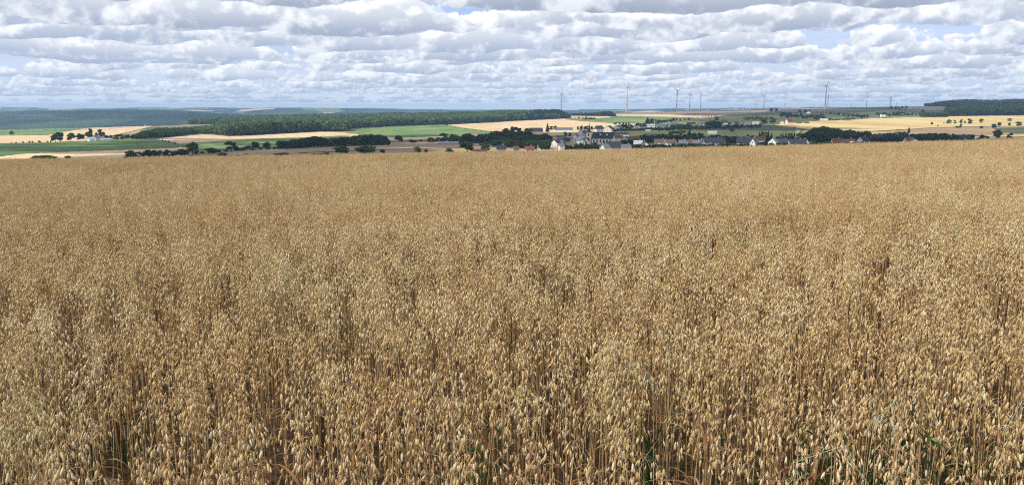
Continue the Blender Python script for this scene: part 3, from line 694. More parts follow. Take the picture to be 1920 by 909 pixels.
# ---- village planting
belt([(928, 268), (946, 267), (962, 268)], 5, (19, 24), 'tall dark tree', 'at the left edge of the village', 'tall trees at the left village edge', depth=1)
belt([(950, 257), (972, 256)], 3, (15, 18), 'dark tree', 'behind the blue grey barn', 'trees behind the blue grey barn')
belt([(975, 263), (990, 261)], 3, (16, 20), 'loose tree', 'left of the slate barn', 'trees left of the slate barn', mk='leaf_mid')
belt([(1016, 272), (1030, 270)], 4, (15, 19), 'dark garden tree', 'right of the ochre house', 'trees right of the ochre house', depth=2)
belt([(1046, 259), (1070, 256)], 4, (6, 9), 'dark garden tree', 'below the long grey barn', 'trees below the long grey barn', depth=2)
belt([(1034, 245), (1042, 244)], 2, (7, 8), 'dark tree', 'at the left end of the long grey barn', 'trees at the left barn end')
belt([(1084, 244.5), (1108, 244)], 5, (6, 8), 'dark tree', 'on the street behind the church spire', 'trees behind the church spire')
belt([(1060, 279), (1072, 280), (1106, 280), (1119, 280)], 7, (8, 12), 'dark garden tree', 'directly before the church', 'garden trees directly before the church', depth=1.5)
belt([(1125, 280), (1145, 279)], 4, (7, 9), 'dark garden bush', 'before the big slate roof', 'garden bushes before the slate roof', 'shrub', depth=1)
belt([(1168, 276), (1186, 275)], 4, (11, 14), 'dark garden tree', 'right of the big slate roof', 'garden trees right of the slate roof', depth=1)
belt([(1202, 266), (1212, 265), (1250, 263)], 8, (9, 12), 'dark tree', 'below the long pale shed', 'trees below the long pale shed', depth=1)
belt([(1153, 249), (1165, 247)], 3, (6, 8), 'dark garden tree', 'below the third white gable house', 'garden trees by the third gable')
belt([(1168, 243), (1186, 243)], 4, (8, 10), 'dark garden tree', 'between the white houses of the upper street', 'garden trees between white houses')
belt([(1195, 241.5), (1208, 240.5)], 3, (8, 10), 'dark garden tree', 'left of the pale roofed white house', 'garden trees left of the pale roof')
belt([(1230, 233.5), (1262, 230)], 7, (6, 9), 'dark tree', 'behind the grey roofs of the upper street', 'trees behind the grey roofs')
belt([(1236, 248), (1254, 246.5)], 4, (7, 9), 'dark meadow tree', 'under the grey roofed hall', 'meadow trees under the grey hall', depth=.6)
belt([(1262, 246.5), (1290, 245.5)], 7, (9, 13), 'dark meadow tree', 'below the brown roofed house', 'meadow trees below the brown roof', depth=.8)
belt([(1292, 246.5), (1322, 244.5)], 6, (7, 9), 'dark meadow tree', 'below the long white house', 'meadow trees below the long white house', depth=.5)
belt([(1330, 244.5), (1346, 243)], 4, (13, 17), 'tall dark tree', 'in the middle of the upper village', 'tall trees in the upper village')
belt([(1356, 244), (1392, 241)], 8, (6, 9), 'dark meadow tree', 'below the red roofed white gables', 'meadow trees below red roofed gables', depth=.6)
belt([(1404, 240.5), (1425, 240)], 3, (6, 8), 'dark garden tree', 'below the beige bungalow', 'garden trees below the bungalow')
belt([(1255, 228.5), (1290, 227.5)], 6, (5, 7), 'bright garden tree', 'on the slope behind the brown roof', 'bright trees behind the brown roof', mk='leaf_pale')
belt([(1300, 223.5), (1318, 221), (1340, 219)], 8, (2, 3), 'tiny dark bush', 'along the pale track to the plateau', 'bushes along the pale track', 'shrub')
belt([(1398, 226.5), (1436, 225.5)], 13, (6.5, 9), 'lime green tree', 'of the sunlit row behind the upper village', 'sunlit lime green trees', mk='leaf_lime')
belt([(1150, 234), (1180, 234)], 6, (4, 6), 'pale green bush', 'along the green crop behind the upper street', 'pale bushes behind the upper street', 'shrub', mk='leaf_pale')
belt([(1258, 266.5), (1286, 264)], 6, (6, 9), 'dark bush', 'behind the brown roofed row', 'bushes behind the brown roofed row', 'shrub', depth=1)
belt([(1294, 260), (1316, 259)], 5, (8, 11), 'dark tree', 'on the meadow edge over the brown roofs', 'trees over the brown roofs', depth=1)
belt([(1270, 255), (1310, 254)], 7, (3, 5), 'brownish bush', 'on the meadow bank below the upper village', 'brownish bank bushes', 'shrub', mk='leaf_mid')
belt([(1361, 273), (1380, 273)], 5, (10, 13), 'dark garden tree', 'between the two dark blue roofs', 'garden trees between the blue roofs', depth=1)
belt([(1424, 258), (1446, 258)], 6, (9, 13), 'dark tree', 'behind the red brown roof', 'trees behind the red brown roof', depth=.5, mix=[('round', 'leaf_dark'), ('round', 'leaf_dark'), ('cone', 'conifer')])
belt([(1427, 274), (1448, 273.5), (1458, 273.5)], 6, (6, 9), 'dark garden bush', 'before the red brown roof', 'garden bushes before the red brown roof', 'shrub', depth=.6)
belt([(1463, 256.5), (1505, 257)], 9, (6, 9), 'dark tree', 'behind the grey roofed cottages', 'trees behind the grey cottages', mix=[('round', 'leaf_dark'), ('cone', 'conifer'), ('round', 'leaf_dark')])
belt([(1582, 262), (1612, 261)], 6, (9, 13), 'dark park tree', 'above the dark red arched roof', 'park trees above the arched roof', depth=1, mix=[('round', 'leaf_dark'), ('cone', 'conifer')])
belt([(1656, 265), (1700, 265.5)], 10, (7, 11), 'dark garden tree', 'right of the slate roofed houses', 'garden trees right of the slate roofs', depth=1)
belt([(1665, 256), (1700, 255)], 8, (6, 8), 'dark garden tree', 'behind the white gable at the right village', 'garden trees behind the right white gable')
belt([(1780, 264), (1815, 263.5)], 9, (6, 10), 'dark garden tree', 'before the dark hipped roof', 'garden trees before the hipped roof', depth=.6)
belt([(1820, 262), (1836, 261.5)], 4, (3, 5), 'low garden bush', 'before the last flat village house', 'bushes before the last house', 'shrub')
belt([(1870, 262.3), (1935, 260.5)], 8, (2, 3), 'low dark hedge bush', 'along the track at the right frame side', 'hedge bushes at the right side', 'shrub', wf=(2, 3))
# ---- plateau hamlet and mid distance
belt([(1466, 221), (1500, 224), (1546, 226)], 17, (7, 11), 'bluish dark tree', 'around the far hamlet with white gables', 'trees around the far hamlet', depth=2)
belt([(1500, 212.5), (1516, 212)], 3, (5, 7), 'dark tree', 'between the two far white gables', 'trees between far white gables')
belt([(1494, 232), (1517, 231.6)], 6, (4, 4.6), 'clipped lime green hedge plant', 'right of the sunlit red roofed house', 'clipped hedge by the sunlit house', 'shrub', mk='leaf_lime', wf=(1.2, 1.6))
belt([(1583, 227), (1601, 226)], 5, (6, 7.5), 'lime green sunlit tree', 'at the golden field edge', 'lime trees at the golden field edge', mk='leaf_lime')
belt([(1548, 226.5), (1580, 226.5)], 6, (3, 6), 'dark tree', 'behind the far beige roof', 'trees behind the far beige roof')
belt([(1574, 218), (1615, 222)], 8, (5, 7), 'dark far tree', 'of the hamlet above the golden field', 'far hamlet trees above the golden field')
belt([(1615, 223), (1632, 222)], 4, (6, 8), 'dark far tree', 'left of the far grey barn', 'trees left of the far grey barn')
belt([(1645, 219), (1692, 218)], 9, (5, 8), 'dark far tree', 'between the far silo and the pink farm', 'far trees between silo and farm')
belt([(1700, 217.5), (1728, 217)], 6, (4, 7), 'dark far tree', 'right of the pink roofed far farm', 'far trees right of the farm')
belt([(1672, 204.5), (1698, 204.3)], 5, (3.5, 5), 'dark skyline tree', 'on the plateau edge below the pylon', 'skyline trees below the pylon')
belt([(1714, 205), (1722, 205)], 2, (2, 2.6), 'tiny skyline bush', 'on the plateau right of the trees', 'tiny skyline bushes', 'shrub')
belt([(1072, 222.5), (1098, 222)], 6, (2.5, 4), 'small bush', 'along the pasture below the far copse', 'bushes below the far copse', 'shrub', mk='leaf_mid')
belt([(1095, 225), (1113, 224.5)], 6, (4, 5), 'grey green bush', 'in the pasture right of the big wood', 'grey green pasture bushes', 'shrub', mk='leaf_pale', wf=(1.2, 1.8))
belt([(1155, 219.5), (1163, 219.4)], 3, (1.8, 2.6), 'tiny dark bush', 'at the right end of the far copse', 'tiny bushes by the far copse', 'shrub')
# ---------------------------------------------------------------- geometry-node scattering for what nobody could count
def scatter(name, P, rot, scl, idx, sources, label=None, kind='stuff'):
    me = bpy.data.meshes.new(name); me.vertices.add(len(P)); me.vertices.foreach_set('co', np.asarray(P, np.float32).ravel())
    for nm, ty, arr in (('rot', 'FLOAT_VECTOR', rot), ('scl', 'FLOAT_VECTOR', scl)):
        a = me.attributes.new(nm, ty, 'POINT'); a.data.foreach_set('vector', np.asarray(arr, np.float32).ravel())
    a = me.attributes.new('idx', 'INT', 'POINT'); a.data.foreach_set('value', np.asarray(idx, np.int32))
    src = bpy.data.collections.new(name+' sources')
    for i, m_ in enumerate(sources):
        so = bpy.data.objects.new('%s_source_%s' % (name, 'abcdefghijklmnopqrstuvwxyz'[i]), m_); src.objects.link(so)
    ob = link(name, me)
    g = bpy.data.node_groups.new(name, 'GeometryNodeTree')
    g.interface.new_socket('Geometry', in_out='INPUT', socket_type='NodeSocketGeometry')
    g.interface.new_socket('Geometry', in_out='OUTPUT', socket_type='NodeSocketGeometry')
    n = g.nodes.new; L = g.links.new
    gi, go, ip, ci = n('NodeGroupInput'), n('NodeGroupOutput'), n('GeometryNodeInstanceOnPoints'), n('GeometryNodeCollectionInfo')
    ci.inputs['Collection'].default_value = src; ci.inputs['Separate Children'].default_value = True; ci.inputs['Reset Children'].default_value = True
    def attr(nm, ty):
        a = n('GeometryNodeInputNamedAttribute'); a.data_type = ty; a.inputs['Name'].default_value = nm; return a.outputs['Attribute']
    L(gi.outputs[0], ip.inputs['Points']); L(ci.outputs[0], ip.inputs['Instance']); ip.inputs['Pick Instance'].default_value = True
    L(attr('idx', 'INT'), ip.inputs['Instance Index']); L(attr('rot', 'FLOAT_VECTOR'), ip.inputs['Rotation']); L(attr('scl', 'FLOAT_VECTOR'), ip.inputs['Scale'])
    L(ip.outputs[0], go.inputs[0])
    md = ob.modifiers.new('scatter', 'NODES'); md.node_group = g
    return tag(ob, label, None, None, kind)
def wood(name, poly_top, poly_bot, hm, spacing, mk, label, seed, ymin=None, kinds=('round',), hf=None, coff=.75, wr=(.8, 1.25)):
    """trees over the ground between two photo curves (base rows), heights hm metres"""
    r = np.random.default_rng(seed); P = []
    x0, x1 = poly_bot[0][0], poly_bot[-1][0]
    for px in np.arange(x0, x1, 2.0):
        a = at(px, np.interp(px, *zip(*poly_bot))); b = at(px, np.interp(px, *zip(*poly_top)))
        y0, y1 = a[1], max(b[1], a[1]+spacing)
        ym = .5*(y0+y1); area = (y1-y0)*(2.0/FPX*ym); n = r.poisson(area/spacing**2)
        Y = np.sqrt(r.uniform(y0*y0, y1*y1, n)); u = (px+r.uniform(-1, 1, n)-CX)/FPX
        P.append(np.stack((u*CT*Y, Y), 1))
        m_ = max(1, int(2.0/FPX*y0/(spacing*.62))+(r.random() < .3))       # dense wood edge
        Y = y0+r.uniform(-2, 3, m_); P.append(np.stack(((px+r.uniform(-1, 1, m_)-CX)/FPX*CT*Y, Y), 1))
    P = np.concatenate(P); z = ground_z(P[:, 0], P[:, 1]); n = len(P)
    h = r.uniform(hm[0], hm[1], n)*(1+.12*np.sin(P[:, 0]*.02)*np.sin(P[:, 1]*.013)); 
    if hf: h = h*np.interp(CX+P[:, 0]/P[:, 1]/CT*FPX, *zip(*hf))
    w = h*r.uniform(*wr, n)
    src = []
    for kd in kinds:
        for v in range(3): src.append(CROWN[kd, v if v < NV[kd] else 0, 'conifer' if kd == 'cone' else mk])
    cone = np.zeros(n, bool)
    idx = r.integers(0, 3, n)
    if len(kinds) > 1:
        c = np.sin(P[:, 0]*.011+1)*np.sin(P[:, 1]*.007+2)+r.normal(0, .25, n) > coff
        idx = np.where(c, idx+3, idx); w = np.where(c, w*.6, w)
    return scatter(name, np.stack((P[:, 0], P[:, 1], z-.5), 1), np.stack((0*h, 0*h, r.uniform(0, 6.28, n)), 1), np.stack((w, w, h), 1), idx, src, label)
wood('woodland', [(395, 247), (412, 232), (425, 226), (620, 222), (834, 219.3), (924, 218), (1000, 217), (1069, 217)],
     [(366, 252), (395, 252.5), (424, 255.6), (450, 255.2), (600, 246.3), (646, 247.2), (666, 241.6), (734, 237.2), (826, 234), (920, 230), (957, 227.6), (1030, 224), (1069, 221.8)],
     (16, 23), 11, 'leaf_wood', 'large mixed green wood covering the hill in the middle distance', 1, kinds=('round', 'cone'), hf=[(366, .65), (400, .75), (430, 1.0), (500, 1.12), (900, 1.1), (957, 1.25), (1040, 1.1), (1062, .7), (1069, .4)])
wood('woodland', [(357, 230), (425, 227)], [(357, 234.2), (425, 232)], (18, 23), 10, 'leaf_wood', 'left tip of the big wood behind the pale pasture', 2)
wood('woodland', [(970, 221), (1000, 219), (1040, 217.4), (1069, 218.6)], [(996, 225.4), (1030, 223.9), (1069, 221.9)], (20, 27), 10, 'leaf_dark', 'dark blue green conifers at the right end of the wood', 3, kinds=('round', 'cone'), hf=[(970, .95), (1032, 1.15), (1050, 1.05), (1060, .72), (1069, .38)], coff=-.3)
wood('woodland', [(1071, 216.8), (1154, 217.2)], [(1071, 217.8), (1154, 218.8)], (13, 17), 11, 'leaf_dark', 'small dark copse right of the big wood', 4, hf=[(1071, .55), (1085, .75), (1120, .9), (1140, 1.2), (1154, .6)])
wood('woodland', [(1776, 209), (1830, 205), (1920, 203), (2500, 201)], [(1776, 217.8), (1830, 217.6), (1920, 216.6), (2500, 212)], (20, 27), 11, 'leaf_dark', 'near dark wood on the right behind the golden field', 5, hf=[(1776, .75), (1800, 1), (2500, 1.05)])
wood('woodland', [(1735, 199.3), (2500, 198.9)], [(1735, 200.2), (1790, 200.3), (2500, 200)], (20, 26), 12, 'leaf_dark', 'far dark wood on the skyline at the right', 6, hf=[(1735, .7), (1760, 1.0), (1810, 1.35), (2500, 1.4)])
wood('tree_belt', [(522, 279), (560, 277), (600, 274), (690, 271.4), (730, 270.4)], [(522, 280.5), (560, 278.5), (600, 276), (690, 273.4), (730, 272)], (9.5, 12.5), 5.5, 'leaf_dark', 'long dense dark tree belt between the green and the brown field', 7, hf=[(522, .9), (560, 1), (590, 1.25), (612, .85), (685, 1.15), (715, 1), (730, .5)], wr=(.8, 1.2))
wood('small_wood', [(248, 258), (300, 250), (366, 248)], [(248, 261), (300, 259), (366, 252.5)], (11, 15), 8, 'leaf_mid', 'small mid green wood between the farmstead and the big wood', 8, hf=[(248, .6), (290, 1), (366, .85)])
wood('tree_belt', [(843, 267), (930, 266)], [(843, 269), (930, 269)], (8, 11), 6, 'leaf_dark', 'dark tree row right of the long shed in the brown field', 9, hf=[(843, .7), (850, 1.2), (862, .8), (875, 1.3), (890, .8), (905, 1.2), (930, 1.1)], wr=(.8, 1.2))
wood('tree_belt', [(926, 263), (960, 258), (1000, 260), (1026, 264)], [(926, 276), (960, 278), (1000, 280), (1030, 281)], (6, 9.5), 8.5, 'leaf_dark', 'dark mass of garden trees over the left part of the village', 10, wr=(.85, 1.25))
wood('village_park', [(1506, 261), (1540, 256), (1600, 258), (1634, 259)], [(1506, 265), (1540, 268), (1600, 265), (1634, 263)], (9, 13), 8, 'leaf_dark', 'dense dark village park behind the red roofs', 11, kinds=('round', 'cone'), hf=[(1506, .6), (1530, 1.1), (1545, 1.2), (1570, 1), (1634, .8)], coff=.9)
wood('tree_belt', [(1738, 262), (1775, 261)], [(1738, 267), (1775, 267)], (6, 9), 6.5, 'leaf_dark', 'dark trees between the pink gable and the orange gable', 12, wr=(.8, 1.2))
wood('tree_belt', [(1730, 219.4), (1778, 218.8)], [(1730, 221), (1778, 220.6)], (12, 15), 9, 'leaf_mid', 'sunlit green trees at the left foot of the dark wood', 13, wr=(.8, 1.2))
wood('tree_belt', [(1270, 250), (1300, 250)], [(1258, 264), (1300, 262)], (4, 6), 14, 'leaf_dark', 'scattered dark scrub on the bank below the upper village', 14, wr=(.9, 1.4))
wood('tree_belt', [(1165, 240), (1240, 236), (1330, 232), (1400, 231)], [(1165, 247), (1240, 244), (1330, 242), (1400, 240)], (4, 6), 26, 'leaf_dark', 'loose dark garden trees among the houses of the upper village', 16, wr=(.8, 1.2))
wood('tree_belt', [(1185, 262), (1240, 262), (1420, 262), (1510, 263)], [(1185, 270), (1240, 268), (1420, 268), (1510, 268)], (4.5, 7), 13, 'leaf_dark', 'dark garden trees behind the lower row of roofs', 17, wr=(.8, 1.2))
wood('tree_belt', [(1636, 258), (1700, 257), (1830, 258)], [(1636, 266), (1700, 266), (1830, 263)], (4.5, 7), 9, 'leaf_dark', 'dark garden trees around the right end houses', 18, wr=(.8, 1.2))
wood('garden_hedge', [(1060, 277), (1200, 275.5), (1400, 273), (1640, 270), (1830, 264)], [(1060, 281), (1200, 279), (1400, 276.5), (1640, 272.5), (1830, 265.5)], (2.0, 4.6), 9.5, 'leaf_dark', 'low dark garden shrubs between the oat crest and the first houses', 19, wr=(.9, 1.5))
# ---------------------------------------------------------------- buildings
WIN = {}
def win_mesh(w, h):
    k = (round(w, 1), round(h, 1))
    if k not in WIN:
        f = Tri(); b = .10
        for c, s_ in (((0, 0, h/2-b/2), (w, .12, b)), ((0, 0, -h/2+b/2), (w, .12, b)), ((-w/2+b/2, 0, 0), (b, .12, h-2*b)), ((w/2-b/2, 0, 0), (b, .12, h-2*b)), ((0, 0, 0), (b*.7, .10, h-2*b))): f.box(c, s_)
        p = Tri(); p.box((0, .02, 0), (w-.12, .06, h-.12))
        WIN[k] = (f.mesh('window', M['frame']), p.mesh('pane', M['glass']))
    return WIN[k]
def window(parent, x, y, z, rz, w=1.1, h=1.3):
    f, p = win_mesh(w, h); o = link('window', f, parent, (x, y, z), (0, 0, rz)); link('pane', p, o)
def gable_body(w, d, wh, rh, hip=0.0):
    """walls with gables; ridge along X; foundations sunk 3 m for the slope"""
    t = Tri(); x, y = w/2, d/2
    V = [(-x, -y, -3), (x, -y, -3), (x, y, -3), (-x, y, -3), (-x, -y, wh), (x, -y, wh), (x, y, wh), (-x, y, wh), (-x+hip, 0, wh+rh), (x-hip, 0, wh+rh)]
    t.add(V, [(0, 1, 5), (0, 5, 4), (1, 2, 6), (1, 6, 5), (2, 3, 7), (2, 7, 6), (3, 0, 4), (3, 4, 7), (4, 8, 7), (5, 6, 9), (4, 5, 9), (4, 9, 8), (6, 7, 8), (6, 8, 9)])
    return t
def roof_tri(w, d, wh, rh, hip=0.0, o=.45, th=.22):
    t = Tri(); x, y = w/2+o, d/2+o; e = wh-rh*o/(d/2)+.05; r = wh+rh+.05; hx = w/2+o-hip*(1+o/(w/2))
    V = []
    for dz in (0, th): V += [(-x, -y, e+dz), (x, -y, e+dz), (x, y, e+dz), (-x, y, e+dz), (-hx, 0, r+dz), (hx, 0, r+dz)]
    top = [(0, 1, 5), (0, 5, 4), (2, 3, 4), (2, 4, 5)]
    if hip > 0: top += [(1, 2, 5), (3, 0, 4)]
    F = [tuple(i+6 for i in f) for f in top]+[tuple(reversed(f)) for f in top]
    if hip > 0: F += [q for a, b in ((0, 1), (1, 2), (2, 3), (3, 0)) for q in ((a, b, b+6), (a, b+6, a+6))]
    else: F += [q for a, b in ((0, 1), (1, 5), (5, 2), (2, 3), (3, 4), (4, 0)) for q in ((a, b, b+6), (a, b+6, a+6))]
    t.add(V, F); return t
hr = np.random.default_rng(21)
def house(px, row, wpx, wh, rh, yaw, wall, roof, label, d=None, cat='house', name='house', hip=0.0, wins=True, chim=True, flat=False, group=None):
    """wpx: width seen in the photo; wall and roof heights in metres; yaw in degrees (90: gable to the camera)"""
    x, y, z = at(px, row); Wm = wpx*y/FPX; a = R(yaw); sc_ = .88 if row > 253 else (1.18 if row > 232 else 1.0); wh *= sc_; rh *= sc_
    if d is None: d = 9.0
    if abs(math.sin(a)) > .8: w_, d_ = d+4, Wm
    else:
        w_ = max(4, (Wm-abs(math.sin(a))*d)/max(.3, abs(math.cos(a)))); d_ = d
    az = math.atan2(-x, y)                                    # face the viewer squarely, then turn
    e = empty(name, (x, y+.5*d_*abs(math.cos(a))+.5*w_*abs(math.sin(a)), z), a+az*.6)
    e.location.z = float(ground_z(e.location.x, e.location.y))*.5+z*.5
    tag(e, label, cat, group)
    if flat:
        t = Tri(); t.box((0, 0, wh/2-1.5), (w_, d_, wh+3)); link('wall', t.mesh('wall', M[wall]), e)
        t = Tri(); t.box((0, 0, wh+.22), (w_+.6, d_+.6, .4)); link('roof', t.mesh('roof', M[roof]), e)
    else:
        link('wall', gable_body(w_, d_, wh, rh, hip).mesh('wall', M[wall]), e)
        rf = link('roof', roof_tri(w_, d_, wh, rh, hip).mesh('roof', M[roof]), e)
        if chim:
            t = Tri(); t.box((0, 0, 0), (.8, .8, 2.2)); t.box((0, 0, 1.15), (1.0, 1.0, .15))
            link('chimney', t.mesh('chimney', M['stone']), rf, (w_*.22, .6, wh+rh))
    if wins:
        storeys = max(1, int(wh/2.6))
        n = max(1, int(w_/3.4))
        for s_ in range(storeys):
            zz = 1.5+2.7*s_
            for i in range(n): window(e, -w_/2+w_*(i+.5)/n, -d_/2-.03, zz, 0)
        for sgn in (-1, 1):
            if sgn < 0 and yaw < 0 and yaw > -80: continue
            if sgn > 0 and 0 < yaw < 80: continue
            m_ = max(1, int(d_/4))
            for s_ in range(storeys+(rh > 3 and not flat)):
                k = m_ if s_ < storeys else 1
                for i in range(k): window(e, sgn*(w_/2+.03), -d_/2+d_*(i+.5)/k, 1.5+2.7*s_, -math.pi/2*-sgn if False else (math.pi/2 if sgn > 0 else -math.pi/2))
    return e
